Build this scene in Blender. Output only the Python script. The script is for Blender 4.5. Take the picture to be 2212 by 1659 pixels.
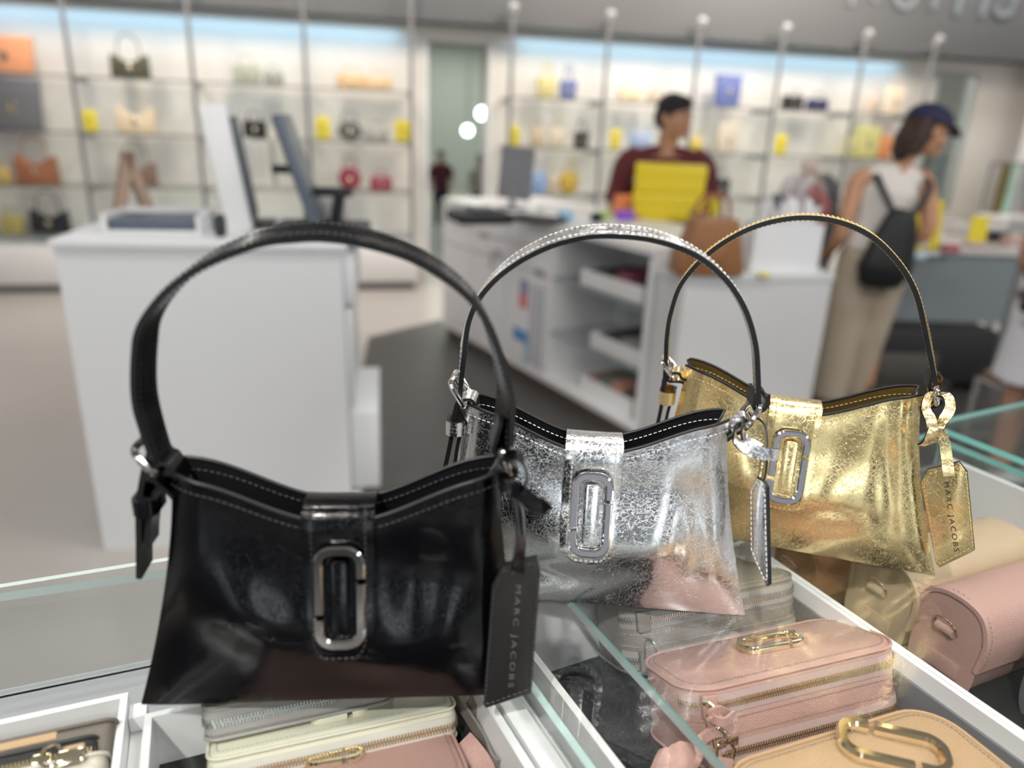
import bpy, bmesh, math, random
from mathutils import Vector as V, Matrix, noise
from math import sin, cos, tan, pi, sqrt, radians, degrees, atan2, exp
random.seed(7)
S = bpy.context.scene
COL = S.collection
for _o in list(bpy.data.objects):
    bpy.data.objects.remove(_o)

# ------------------------------------------------------------------ camera
FPX, CH = 1600.0, 1.44
_p, _t = radians(19.5), radians(2.3)
_r0 = V((1, 0, 0)); _u0 = V((0, sin(_p), cos(_p))); FW = V((0, cos(_p), -sin(_p)))
RT = _r0*cos(_t) + _u0*sin(_t); UP = _u0*cos(_t) - _r0*sin(_t)
CP = V((0, 0, CH))
cam = bpy.data.cameras.new('camera'); co = bpy.data.objects.new('camera', cam); COL.objects.link(co)
co.matrix_world = Matrix(((RT.x, UP.x, -FW.x, CP.x), (RT.y, UP.y, -FW.y, CP.y), (RT.z, UP.z, -FW.z, CP.z), (0, 0, 0, 1)))
cam.sensor_width = 36; cam.lens = 36*FPX/2212; cam.clip_start = .02; cam.clip_end = 60
cam.dof.use_dof = True; cam.dof.focus_distance = .635; cam.dof.aperture_fstop = 2.6; cam.dof.aperture_blades = 0
S.camera = co

# ------------------------------------------------------------------ world and exposure
S.view_settings.view_transform = 'Standard'; S.view_settings.look = 'None'
S.view_settings.gamma = 1; S.view_settings.use_curve_mapping = False
S.view_settings.exposure = .78
W = bpy.data.worlds.new('daylight'); S.world = W; W.use_nodes = True
W.node_tree.nodes['Background'].inputs[0].default_value = (.90, .95, 1.0, 1)
W.node_tree.nodes['Background'].inputs[1].default_value = 3.0
S.cycles.max_bounces = 8; S.cycles.transparent_max_bounces = 20; S.cycles.diffuse_bounces = 4
S.cycles.glossy_bounces = 5; S.cycles.sample_clamp_indirect = 6; S.cycles.caustics_reflective = False
S.cycles.caustics_refractive = False; S.cycles.blur_glossy = .6

WY = radians(13.3)                                     # the shop is turned by this angle to the camera
WP = V((-4.34, 6.11, 0)); WD = V((cos(WY), sin(WY), 0)); WN = V((-sin(WY), cos(WY), 0))
def wt(t, z, off=0.0): return WP + WD*t - WN*off + V((0, 0, z))      # a point off the back wall

def area(name, loc, size, energy, col, rot=(0, 0, 0), size_y=None, spread=None):
    l = bpy.data.lights.new(name, 'AREA'); l.energy = energy; l.color = col; l.size = size
    if size_y: l.shape = 'RECTANGLE'; l.size_y = size_y
    if spread: l.spread = spread
    o = bpy.data.objects.new(name, l); o.location = loc; o.rotation_euler = rot; COL.objects.link(o); return o
def spot(name, loc, target, energy, col, ang, r=.03, blend=.4):
    l = bpy.data.lights.new(name, 'SPOT'); l.energy = energy; l.color = col; l.spot_size = radians(ang); l.spot_blend = blend
    l.shadow_soft_size = r
    o = bpy.data.objects.new(name, l); o.location = loc
    o.rotation_euler = (V(target)-V(loc)).to_track_quat('-Z', 'Y').to_euler(); COL.objects.link(o); return o
CEIL = 3.3
LAMPS = [wt(t, CEIL-.03, off) for off in (.85, 5.3, 7.5, 9.6) for t in (1.2, 3.8, 6.4, 9.0)]
for _i, q in enumerate(LAMPS):
    area('ceiling_fill', q-V((0, 0, .02)), 1.15, (6, 10, 15, 14)[_i//4], (1.0, .975, .95), (0, 0, WY), .28)  # added unseen lights for the room; rear rows stronger to brighten front faces
spot('added_spot', (.62, 1.25, 3.15), (.12, .52, 1.05), 28, (1.0, .93, .82), 34, .02)  # spots added from above for the sun-like patches on the cases
spot('added_spot', (-.55, 1.05, 3.15), (-.15, .47, 1.05), 26, (1.0, .95, .88), 30, .02)
spot('added_spot', (-.5, -1.3, 3.15), (.1, .55, 1.1), 125, (1, .97, .93), 36, .05)  # added behind the camera to light the front faces
for _t0 in (1.0, 2.6, 5.0, 6.3, 7.6): area('wall_fill', wt(_t0, 3.1, 1.5), .5, 16, (1, .88, .76), (radians(48), 0, WY))  # unseen fills added to brighten the shelf wall
area('shelf_cove_lamp', wt(1.72, 2.15, .10), 3.3, 3.6, (.40, .72, 1.0), (0, 0, WY), .05)
area('shelf_cove_lamp', wt(6.3, 2.15, .10), 3.9, 4, (.40, .72, 1.0), (0, 0, WY), .05)

# ------------------------------------------------------------------ projection helpers (pixel of the 2212x1659 frame -> place in the room)
def ray(x, y): return FW + RT*((x-1106)/FPX) - UP*((y-829.5)/FPX)
def atz(x, y, z): d = ray(x, y); return CP + d*((z-CH)/d.z)
def aty(x, y, Y): d = ray(x, y); return CP + d*(Y/d.y)
def onpl(x, y, P, n): d = ray(x, y); return CP + d*((P-CP).dot(n)/d.dot(n))

# ------------------------------------------------------------------ materials
def nd(nt, typ, **k):
    n = nt.nodes.new(typ)
    for a, b in k.items(): setattr(n, a, b)
    return n
def mat(name, col, rough=.5, metal=0, spec=.5, coat=0, emit=None, es=0, trans=0, alpha=1, bump=None, sheen=0):
    m = bpy.data.materials.new(name); m.use_nodes = True; nt = m.node_tree; b = nt.nodes['Principled BSDF']
    b.inputs['Base Color'].default_value = (*col, 1); b.inputs['Roughness'].default_value = rough
    b.inputs['Metallic'].default_value = metal; b.inputs['Specular IOR Level'].default_value = spec
    b.inputs['Coat Weight'].default_value = coat; b.inputs['Coat Roughness'].default_value = .12
    if sheen: b.inputs['Sheen Weight'].default_value = sheen
    if emit: b.inputs['Emission Color'].default_value = (*emit, 1); b.inputs['Emission Strength'].default_value = es
    if bump: bump(nt, b)
    return m
def lk(nt, a, b): nt.links.new(a, b)
def noisy(scale, strength, dist=.001, detail=3, colvar=0):
    def f(nt, b):
        tc = nd(nt, 'ShaderNodeTexCoord'); n = nd(nt, 'ShaderNodeTexNoise'); n.inputs['Scale'].default_value = scale; n.inputs['Detail'].default_value = detail
        lk(nt, tc.outputs['Object'], n.inputs['Vector'])
        bp = nd(nt, 'ShaderNodeBump'); bp.inputs['Strength'].default_value = strength; bp.inputs['Distance'].default_value = dist
        lk(nt, n.outputs['Fac'], bp.inputs['Height']); lk(nt, bp.outputs[0], b.inputs['Normal'])
        if colvar:
            c = b.inputs['Base Color'].default_value[:]
            mx = nd(nt, 'ShaderNodeMix', data_type='RGBA'); mx.inputs[6].default_value = c
            mx.inputs[7].default_value = (c[0]*(1-colvar), c[1]*(1-colvar), c[2]*(1-colvar), 1)
            n2 = nd(nt, 'ShaderNodeTexNoise'); n2.inputs['Scale'].default_value = scale*.07; lk(nt, tc.outputs['Object'], n2.inputs['Vector'])
            lk(nt, n2.outputs['Fac'], mx.inputs[0]); lk(nt, mx.outputs[2], b.inputs['Base Color'])
    return f
def pebble(scale, strength, dist=.0004):
    def f(nt, b):
        tc = nd(nt, 'ShaderNodeTexCoord'); v = nd(nt, 'ShaderNodeTexVoronoi', feature='DISTANCE_TO_EDGE'); v.inputs['Scale'].default_value = scale
        nn = nd(nt, 'ShaderNodeTexNoise'); nn.inputs['Scale'].default_value = scale*.6
        ma = nd(nt, 'ShaderNodeVectorMath', operation='SCALE'); ma.inputs['Scale'].default_value = .6/scale
        ad = nd(nt, 'ShaderNodeVectorMath', operation='ADD')
        lk(nt, tc.outputs['Object'], nn.inputs['Vector']); lk(nt, nn.outputs['Color'], ma.inputs[0]); lk(nt, tc.outputs['Object'], ad.inputs[0]); lk(nt, ma.outputs[0], ad.inputs[1])
        lk(nt, ad.outputs[0], v.inputs['Vector'])
        r = nd(nt, 'ShaderNodeMapRange', interpolation_type='SMOOTHSTEP'); r.inputs['From Max'].default_value = .42; lk(nt, v.outputs['Distance'], r.inputs['Value'])
        bp = nd(nt, 'ShaderNodeBump'); bp.inputs['Strength'].default_value = strength; bp.inputs['Distance'].default_value = dist
        lk(nt, r.outputs[0], bp.inputs['Height']); lk(nt, bp.outputs[0], b.inputs['Normal'])
    return f
def crackle(s1=190, strength=.6, dist=.0006, rvar=.12):
    """creased foil or waxed leather: two nets of warped creases that come and go, plus fine grain"""
    def f(nt, b):
        tc = nd(nt, 'ShaderNodeTexCoord')
        nn = nd(nt, 'ShaderNodeTexNoise'); nn.inputs['Scale'].default_value = 130; nn.inputs['Detail'].default_value = 4
        lk(nt, tc.outputs['Object'], nn.inputs['Vector'])
        sc = nd(nt, 'ShaderNodeVectorMath', operation='SCALE'); sc.inputs['Scale'].default_value = .0075
        ad = nd(nt, 'ShaderNodeVectorMath', operation='ADD')
        lk(nt, nn.outputs['Color'], sc.inputs[0]); lk(nt, tc.outputs['Object'], ad.inputs[0]); lk(nt, sc.outputs[0], ad.inputs[1])
        hs = []
        for s, w, ms, thr in ((s1*.62, .022, 18, .50), (s1*1.5, .045, 36, .50)):
            v = nd(nt, 'ShaderNodeTexVoronoi', feature='DISTANCE_TO_EDGE'); v.inputs['Scale'].default_value = s
            lk(nt, ad.outputs[0], v.inputs['Vector'])
            r = nd(nt, 'ShaderNodeMapRange'); r.inputs['From Max'].default_value = w; r.inputs['To Min'].default_value = 1; r.inputs['To Max'].default_value = 0
            lk(nt, v.outputs['Distance'], r.inputs['Value'])
            mk = nd(nt, 'ShaderNodeTexNoise'); mk.inputs['Scale'].default_value = ms; mk.inputs['Detail'].default_value = 2; lk(nt, tc.outputs['Object'], mk.inputs['Vector'])
            mr = nd(nt, 'ShaderNodeMapRange'); mr.inputs['From Min'].default_value = thr; mr.inputs['From Max'].default_value = thr+.2
            lk(nt, mk.outputs['Fac'], mr.inputs['Value'])
            mu = nd(nt, 'ShaderNodeMath', operation='MULTIPLY'); lk(nt, r.outputs[0], mu.inputs[0]); lk(nt, mr.outputs[0], mu.inputs[1]); hs.append(mu)
        for s_, wd, wt_ in ((120, .012, .8), (270, .022, .28)):
            rn = nd(nt, 'ShaderNodeTexNoise'); rn.inputs['Scale'].default_value = s_; rn.inputs['Detail'].default_value = 2.5; rn.inputs['Distortion'].default_value = .6
            lk(nt, tc.outputs['Object'], rn.inputs['Vector'])
            c1 = nd(nt, 'ShaderNodeMath', operation='SUBTRACT'); c1.inputs[1].default_value = .5; lk(nt, rn.outputs['Fac'], c1.inputs[0])
            c2 = nd(nt, 'ShaderNodeMath', operation='ABSOLUTE'); lk(nt, c1.outputs[0], c2.inputs[0])
            c3 = nd(nt, 'ShaderNodeMapRange'); c3.inputs['From Max'].default_value = wd; c3.inputs['To Min'].default_value = wt_; c3.inputs['To Max'].default_value = 0; lk(nt, c2.outputs[0], c3.inputs['Value'])
            c4 = nd(nt, 'ShaderNodeMath', operation='ADD'); lk(nt, c3.outputs[0], c4.inputs[0]); lk(nt, hs[-1].outputs[0], c4.inputs[1]); hs[-1] = c4
        g = nd(nt, 'ShaderNodeTexNoise'); g.inputs['Scale'].default_value = 650; g.inputs['Detail'].default_value = 2; lk(nt, tc.outputs['Object'], g.inputs['Vector'])
        gs = nd(nt, 'ShaderNodeMath', operation='MULTIPLY'); gs.inputs[1].default_value = .07; lk(nt, g.outputs['Fac'], gs.inputs[0])
        a1 = nd(nt, 'ShaderNodeMath', operation='ADD'); lk(nt, hs[0].outputs[0], a1.inputs[0]); lk(nt, hs[1].outputs[0], a1.inputs[1])
        a2 = nd(nt, 'ShaderNodeMath', operation='ADD'); lk(nt, a1.outputs[0], a2.inputs[0]); lk(nt, gs.outputs[0], a2.inputs[1])
        bp = nd(nt, 'ShaderNodeBump'); bp.inputs['Strength'].default_value = strength; bp.inputs['Distance'].default_value = dist
        lk(nt, a2.outputs[0], bp.inputs['Height']); lk(nt, bp.outputs[0], b.inputs['Normal'])
        ro = nd(nt, 'ShaderNodeMath', operation='MULTIPLY_ADD'); ro.inputs[1].default_value = rvar; ro.inputs[2].default_value = b.inputs['Roughness'].default_value
        lk(nt, a1.outputs[0], ro.inputs[0]); lk(nt, ro.outputs[0], b.inputs['Roughness'])
    return f
def glassmat(name, tint=(.972, .985, .98), refl=1.0, f0=.045):
    m = bpy.data.materials.new(name); m.use_nodes = True; nt = m.node_tree; nt.nodes.clear()
    out = nd(nt, 'ShaderNodeOutputMaterial'); mx = nd(nt, 'ShaderNodeMixShader'); tr = nd(nt, 'ShaderNodeBsdfTransparent'); gl = nd(nt, 'ShaderNodeBsdfGlossy')
    gl.inputs['Roughness'].default_value = .004; tr.inputs[0].default_value = (*tint, 1)
    ge = nd(nt, 'ShaderNodeNewGeometry'); dp = nd(nt, 'ShaderNodeVectorMath', operation='DOT_PRODUCT')
    lk(nt, ge.outputs['Normal'], dp.inputs[0]); lk(nt, ge.outputs['Incoming'], dp.inputs[1])
    ab = nd(nt, 'ShaderNodeMath', operation='ABSOLUTE'); lk(nt, dp.outputs['Value'], ab.inputs[0])
    om = nd(nt, 'ShaderNodeMath', operation='SUBTRACT'); om.inputs[0].default_value = 1; lk(nt, ab.outputs[0], om.inputs[1])
    pw = nd(nt, 'ShaderNodeMath', operation='POWER'); pw.inputs[1].default_value = 5; lk(nt, om.outputs[0], pw.inputs[0])
    ma = nd(nt, 'ShaderNodeMath', operation='MULTIPLY_ADD'); ma.inputs[1].default_value = (1-f0)*refl; ma.inputs[2].default_value = f0*refl; lk(nt, pw.outputs[0], ma.inputs[0])
    lk(nt, ma.outputs[0], mx.inputs[0]); lk(nt, tr.outputs[0], mx.inputs[1]); lk(nt, gl.outputs[0], mx.inputs[2]); lk(nt, mx.outputs[0], out.inputs[0])
    return m
M = {}
M['silver'] = mat('silver_foil_leather', (.80, .79, .80), .17, 1, bump=crackle(190, .24))
M['gold'] = mat('gold_foil_leather', (.84, .67, .35), .20, 1, bump=crackle(190, .26))
M['black'] = mat('black_glazed_leather', (.0015, .0015, .0022), .15, 0, .26, coat=0, bump=crackle(170, .16, .0004, .10))
M['edge'] = mat('black_edge_paint', (.006, .006, .007), .42, 0, .35)
M['lining'] = mat('black_lining', (.008, .008, .01), .5)
M['goldlining'] = mat('gold_lining', (.30, .21, .07), .35, .7, bump=crackle(190, .3))
M['nickel'] = mat('polished_nickel', (.80, .78, .76), .07, 1)
M['gunmetal'] = mat('dark_nickel', (.42, .40, .39), .12, 1)
M['enamel'] = mat('grey_enamel', (.20, .21, .24), .12, 0, .5, coat=.6)
M['brass'] = mat('pale_gold_metal', (.95, .82, .60), .09, 1)
M['zipbrass'] = mat('zip_brass', (.82, .66, .38), .25, 1)
M['zipnickel'] = mat('zip_nickel', (.62, .60, .56), .25, 1)
M['stblack'] = mat('grey_thread', (.028, .028, .03), .6)
M['stsilver'] = mat('silver_thread', (.70, .69, .68), .4, .3)
M['stgold'] = mat('gold_thread', (.62, .45, .16), .45, .3)
M['glass'] = glassmat('case_glass')
M['shelfglass'] = glassmat('shelf_glass', (.94, .97, .97), .8)
M['teal'] = mat('glass_edge', (.22, .52, .47), .15, 0, .6, coat=.5)
M['white'] = mat('white_laminate', (.84, .835, .84), .4)
M['offwhite'] = mat('off_white_board', (.70, .685, .68), .45)
M['felt'] = mat('black_felt', (.012, .012, .014), .95, bump=noisy(900, .3))
M['wall'] = mat('wall_paint', (.80, .765, .71), .6)
M['fascia'] = mat('grey_soffit_paint', (.105, .109, .114), .6)
M['ceil'] = mat('ceiling_paint', (.55, .56, .57), .7)
M['counter'] = mat('counter_laminate', (.76, .775, .79), .45)
M['pole'] = mat('brushed_steel', (.24, .245, .255), .4, .3)
M['chrome'] = mat('chrome', (.82, .83, .84), .12, 1)
M['lamp'] = mat('lamp_diffuser', (1, 1, 1), .5, emit=(1, .97, .92), es=3)
M['cove'] = mat('cove_diffuser', (1, 1, 1), .5, emit=(.75, .9, 1), es=7)
_lc = dict(pink=(.52, .31, .265), tan=(.50, .32, .18), taupe=(.27, .235, .205), cream=(.72, .69, .56), greige=(.36, .34, .32), grey=(.13, .135, .145),
           beige=(.55, .41, .27), red=(.42, .07, .06), brown=(.30, .13, .05), ivory=(.62, .56, .47), dkbrown=(.15, .12, .10))
for k, c in _lc.items():
    M['l_'+k] = mat(k+'_pebbled_leather', c, .42, 0, .45, bump=pebble(520, .5, .0005)); M['p_'+k] = mat(k+'_smooth_leather', c, .45, 0, .4, bump=noisy(700, .15))
M['p_black'] = fm((.018, .018, .02)) if 0 else mat('black_smooth_leather', (.018, .018, .02), .4); M['l_black'] = mat('black_pebbled_leather', (.018, .018, .02), .4, 0, .45, bump=pebble(620, .45))
M['creamsmooth'] = mat('cream_smooth_leather', (.74, .71, .56), .38, 0, .45, bump=noisy(300, .08))
M['tape_grey'] = mat('grey_zip_tape', (.38, .36, .34), .8, bump=noisy(1500, .5))
M['tape_cream'] = mat('cream_zip_tape', (.70, .67, .60), .8, bump=noisy(1500, .5))
M['tape_pink'] = mat('pink_zip_tape', (.52, .37, .34), .8, bump=noisy(1500, .5))
M['tape_black'] = mat('black_zip_tape', (.02, .02, .022), .8, bump=noisy(1500, .5))
_flat = {}
def fm(col, rough=.55, metal=0):
    k = (tuple(round(c, 3) for c in col), rough, metal)
    if k not in _flat:
        _flat[k] = mat('dyed_surface', col, rough, metal, bump=noisy(400, .12))
    return _flat[k]

# ------------------------------------------------------------------ mesh helpers
class MB:
    def __init__(s): s.v = []; s.f = []; s.m = []
    def add(s, vs, fs, mi=0, X=None):
        n = len(s.v); s.v += [tuple(X @ V(p)) if X else tuple(p) for p in vs]
        for k, q in enumerate(fs): s.f.append([i+n for i in q]); s.m.append(mi[k] if isinstance(mi, (list, tuple)) else mi)
        return s
    def box(s, lo, hi, mi=0, X=None):
        x0, y0, z0 = lo; x1, y1, z1 = hi
        return s.add([(x0, y0, z0), (x1, y0, z0), (x1, y1, z0), (x0, y1, z0), (x0, y0, z1), (x1, y0, z1), (x1, y1, z1), (x0, y1, z1)],
                     [(3, 2, 1, 0), (4, 5, 6, 7), (0, 1, 5, 4), (1, 2, 6, 5), (2, 3, 7, 6), (3, 0, 4, 7)], mi, X)
    def bbox(s, lo, hi, b=.004, mi=0, X=None):
        """box with rounded vertical corners and softened rims"""
        x0, y0, z0 = lo; x1, y1, z1 = hi; c = ((x0+x1)/2, (y0+y1)/2)
        o = [(p[0]+c[0], p[1]+c[1]) for p in rrect(x1-x0, y1-y0, b*1.5, 3)]
        return s.prism(o, z0, z1, b, mi, X)
    def prism(s, poly, z0, z1, b=0, mi=0, X=None, side=None):
        n = len(poly); side = mi if side is None else side
        prof = [(0, z0), (0, z1)] if b <= 0 else [(b, z0), (b*.3, z0+b*.3), (0, z0+b), (0, z1-b), (b*.3, z1-b*.3), (b, z1)]
        nrm = []
        for i in range(n):
            a, c, d = V(poly[i-1]), V(poly[i]), V(poly[(i+1) % n])
            t1 = (c-a).normalized() if (c-a).length > 1e-9 else V((1, 0)); t2 = (d-c).normalized() if (d-c).length > 1e-9 else t1
            t = (t1+t2); t = t.normalized() if t.length > 1e-6 else t1; nrm.append(V((-t.y, t.x)) / max(.5, abs(t.dot(t1))))
        vs = []
        for ins, z in prof:
            for i in range(n): q = V(poly[i]) + nrm[i]*ins; vs.append((q.x, q.y, z))
        fs = []; ms = []
        for k in range(len(prof)-1):
            for i in range(n): j = (i+1) % n; fs.append((k*n+i, k*n+j, (k+1)*n+j, (k+1)*n+i)); ms.append(side)
        fs.append(tuple(range(n-1, -1, -1))); ms.append(mi); fs.append(tuple(range((len(prof)-1)*n, len(prof)*n))); ms.append(mi)
        return s.add(vs, fs, ms, X)
    def tube(s, pts, r, n=8, mi=0, closed=False, X=None, sq=None):
        pts = [V(p) for p in pts]; N = len(pts); vs = []; fs = []
        rr = r if isinstance(r, (list, tuple)) else [r]*N
        T = []
        for i in range(N):
            a = pts[i-1] if (closed or i > 0) else pts[i]; b = pts[(i+1) % N] if (closed or i < N-1) else pts[i]
            t = b-a; T.append(t.normalized() if t.length > 1e-9 else V((0, 0, 1)))
        up = V((0, 0, 1)) if abs(T[0].z) < .9 else V((1, 0, 0)); nr = (up - T[0]*up.dot(T[0])).normalized()
        for i in range(N):
            nr = (nr - T[i]*nr.dot(T[i])); nr = nr.normalized() if nr.length > 1e-6 else V((1, 0, 0)); bn = T[i].cross(nr)
            for k in range(n):
                a = 2*pi*k/n; ca, sa = cos(a), sin(a)
                if sq: ca *= sq[0]; sa *= sq[1]
                vs.append(pts[i] + nr*(ca*rr[i]) + bn*(sa*rr[i]))
        for i in range(N if closed else N-1):
            j = (i+1) % N
            for k in range(n): l = (k+1) % n; fs.append((i*n+k, j*n+k, j*n+l, i*n+l)[::-1])
        if not closed: fs.append(tuple(range(n))); fs.append(tuple(range((N-1)*n, N*n))[::-1])
        return s.add(vs, fs, mi, X)
    def sheet(s, G, t, mi=0, mb=None, me=None, X=None, cu=False, flip=False):
        """G[i][j] grid of points -> slab of thickness t, edges in material me"""
        mb = mi if mb is None else mb; me = mi if me is None else me
        I, J = len(G), len(G[0]); G = [[V(p) for p in r] for r in G]; vs = []
        for i in range(I):
            for j in range(J):
                du = G[(i+1) % I if cu else min(i+1, I-1)][j] - G[(i-1) if cu else max(i-1, 0)][j]; dv = G[i][min(j+1, J-1)] - G[i][max(j-1, 0)]
                n = du.cross(dv); n = n.normalized() if n.length > 1e-12 else V((0, 0, 1))
                if flip: n = -n
                vs.append(G[i][j] + n*t/2)
                vs.append(G[i][j] - n*t/2)
        ix = lambda i, j, k: ((i % I)*J + j)*2 + k
        fs = []; ms = []; R = range(I if cu else I-1)
        for i in R:
            for j in range(J-1):
                fs.append((ix(i, j, 0), ix(i+1, j, 0), ix(i+1, j+1, 0), ix(i, j+1, 0))); ms.append(mi)
                fs.append((ix(i, j, 1), ix(i, j+1, 1), ix(i+1, j+1, 1), ix(i+1, j, 1))); ms.append(mb)
            for j in (0, J-1):
                fs.append((ix(i, j, 0), ix(i, j, 1), ix(i+1, j, 1), ix(i+1, j, 0))); ms.append(me)
        if not cu:
            for i in (0, I-1):
                for j in range(J-1): fs.append((ix(i, j, 0), ix(i, j+1, 0), ix(i, j+1, 1), ix(i, j, 1))); ms.append(me)
        return s.add(vs, fs, ms, X)
    def ribbon(s, pts, wv, w, t, mi=0, me=None, mb=None, X=None, closed=False, nj=5, belly=0):
        """strap: centreline pts, width direction(s) wv, width(s) w, thickness t"""
        pts = [V(p) for p in pts]; N = len(pts)
        wv = [V(q) for q in wv] if isinstance(wv, list) else [V(wv)]*N; w = w if isinstance(w, list) else [w]*N; G = []
        for i in range(N):
            a = pts[(i-1) if closed else max(i-1, 0)]; b = pts[(i+1) % N if closed else min(i+1, N-1)]; T = (b-a).normalized()
            q = wv[i] - T*wv[i].dot(T); q = q.normalized(); nn = T.cross(q)
            G.append([pts[i] + q*(w[i]*(k/(nj-1)-.5)) + nn*(belly*(1-(2*k/(nj-1)-1)**2)) for k in range(nj)])
        return s.sheet(G, t, mi, mb, me, X, cu=closed)
    def ball(s, c, r, mi=0, X=None, nu=16, nv=10):
        r = r if isinstance(r, (list, tuple)) else (r, r, r); vs = [(c[0], c[1], c[2]-r[2])]; fs = []
        for i in range(1, nv):
            a = pi*i/nv-pi/2
            for k in range(nu): b = 2*pi*k/nu; vs.append((c[0]+r[0]*cos(a)*cos(b), c[1]+r[1]*cos(a)*sin(b), c[2]+r[2]*sin(a)))
        vs.append((c[0], c[1], c[2]+r[2])); L = len(vs)-1
        for k in range(nu):
            l = (k+1) % nu; fs.append((0, 1+l, 1+k)); fs.append((L, L-nu+k, L-nu+l))
            for i in range(nv-2): fs.append((1+i*nu+k, 1+i*nu+l, 1+(i+1)*nu+l, 1+(i+1)*nu+k))
        return s.add(vs, fs, mi, X)
    def loft(s, rings, mi=0, X=None, n=16):
        """rings: (centre, rx, ry[, axis dir x]) stacked ellipses"""
        vs = []; fs = []; N = len(rings)
        for i, rg in enumerate(rings):
            c, rx, ry = V(rg[0]), rg[1], rg[2]
            a = V(rings[max(i-1, 0)][0]); b = V(rings[min(i+1, N-1)][0]); T = (b-a).normalized()
            xd = V(rg[3]) if len(rg) > 3 else V((1, 0, 0))
            xd = (xd - T*xd.dot(T)).normalized(); yd = T.cross(xd)
            for k in range(n): t = 2*pi*k/n; vs.append(c + xd*(rx*cos(t)) + yd*(ry*sin(t)))
        for i in range(N-1):
            for k in range(n): l = (k+1) % n; fs.append((i*n+k, i*n+l, (i+1)*n+l, (i+1)*n+k))
        fs.append(tuple(range(n-1, -1, -1))); fs.append(tuple(range((N-1)*n, N*n)))
        return s.add(vs, fs, mi, X)
    def build(s, name, mats, parent=None, smooth=True, ang=40, X=None, kind=None, label=None):
        me = bpy.data.meshes.new(name); me.from_pydata(s.v, [], s.f); mats = mats if isinstance(mats, (list, tuple)) else [mats]
        for m in mats: me.materials.append(M[m] if isinstance(m, str) else m)
        me.polygons.foreach_set('material_index', s.m)
        bm = bmesh.new(); bm.from_mesh(me); bmesh.ops.recalc_face_normals(bm, faces=bm.faces); bm.to_mesh(me); bm.free()
        if smooth:
            me.polygons.foreach_set('use_smooth', [True]*len(me.polygons)); me.set_sharp_from_angle(angle=radians(ang))
        o = bpy.data.objects.new(name, me); COL.objects.link(o)
        if parent: o.parent = parent
        if X: o.matrix_local = X
        if kind: o['kind'] = kind
        if label: o['label'] = label
        return o
def rrect(w, h, r, n=5):
    r = min(r, w/2-1e-5, h/2-1e-5); P = []
    for cx, cy, a0 in ((w/2-r, h/2-r, 0), (-w/2+r, h/2-r, 90), (-w/2+r, -h/2+r, 180), (w/2-r, -h/2+r, 270)):
        for k in range(n+1): a = radians(a0+90*k/n); P.append((cx+r*cos(a), cy+r*sin(a)))
    return P
def spline(P, n=8):
    """Catmull-Rom through points"""
    P = [V(p) for p in P]; out = []
    for i in range(len(P)-1):
        p0, p1, p2, p3 = P[max(i-1, 0)], P[i], P[i+1], P[min(i+2, len(P)-1)]
        for k in range(n):
            t = k/n; out.append(.5*((2*p1)+(p2-p0)*t+(2*p0-5*p1+4*p2-p3)*t*t+(3*p1-p0-3*p2+p3)*t*t*t))
    out.append(P[-1]); return out
def resample(P, step):
    P = [V(p) for p in P]; out = [P[0]]; acc = 0; 
    for a, b in zip(P, P[1:]):
        L = (b-a).length
        if L < 1e-9: continue
        d = step-acc
        while d <= L: out.append(a+(b-a)*(d/L)); d += step
        acc = L-(d-step)
    return out
def thing(name, label, cat, loc=(0, 0, 0), rz=0, group=None, X=None):
    o = bpy.data.objects.new(name, None); o.empty_display_size = .05; COL.objects.link(o)
    if X: o.matrix_world = X
    else: o.location = loc; o.rotation_euler = (0, 0, rz)
    o['label'] = label; o['category'] = cat
    if group: o['group'] = group
    return o
def tag(o, label, cat, group=None):
    o['label'] = label; o['category'] = cat
    if group: o['group'] = group
    return o
def struct(o): o['kind'] = 'structure'; return o
def frame(P, yaw, tilt=0, roll=0):
    return Matrix.Translation(V(P)) @ Matrix.Rotation(yaw, 4, 'Z') @ Matrix.Rotation(tilt, 4, 'X') @ Matrix.Rotation(roll, 4, 'Y')
def stitches(mb, pts, nrm, seg=.0028, gap=.0014, r=.00035, off=.0003, mi=0):
    """thread dashes lying along a path"""
    P = resample(pts, (seg+gap)/2)
    i = 0
    while i+1 < len(P):
        n = nrm(P[i]) if callable(nrm) else V(nrm)
        a = P[i]+n*off; b = P[i+1]+n*off; d = (b-a)
        if d.length > 1e-6:
            d = d.normalized()*seg*.5; m = (a+b)/2; sd = d.cross(n).normalized()*r*1.3
            mb.add([m-d-sd, m-d+sd, m+d+sd, m+d-sd, m-d*.7+n*r*1.6, m+d*.7+n*r*1.6], [(0, 1, 4), (2, 3, 5), (0, 4, 5, 3), (1, 2, 5, 4), (0, 3, 2, 1)], mi)
        i += 2
def text_mb(txt, h, space=1.25, bold=0):
    c = bpy.data.curves.new('lettering', 'FONT'); c.body = txt; c.size = h; c.space_character = space; c.offset = bold; c.resolution_u = 4
    c.align_x = 'LEFT'; c.align_y = 'CENTER'
    o = bpy.data.objects.new('lettering', c); COL.objects.link(o); bpy.context.view_layer.update()
    me = bpy.data.meshes.new_from_object(o.evaluated_get(bpy.context.evaluated_depsgraph_get()))
    mb = MB(); mb.add([v.co.copy() for v in me.vertices], [list(p.vertices) for p in me.polygons])
    bpy.data.objects.remove(o); bpy.data.meshes.remove(me); return mb

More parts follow.
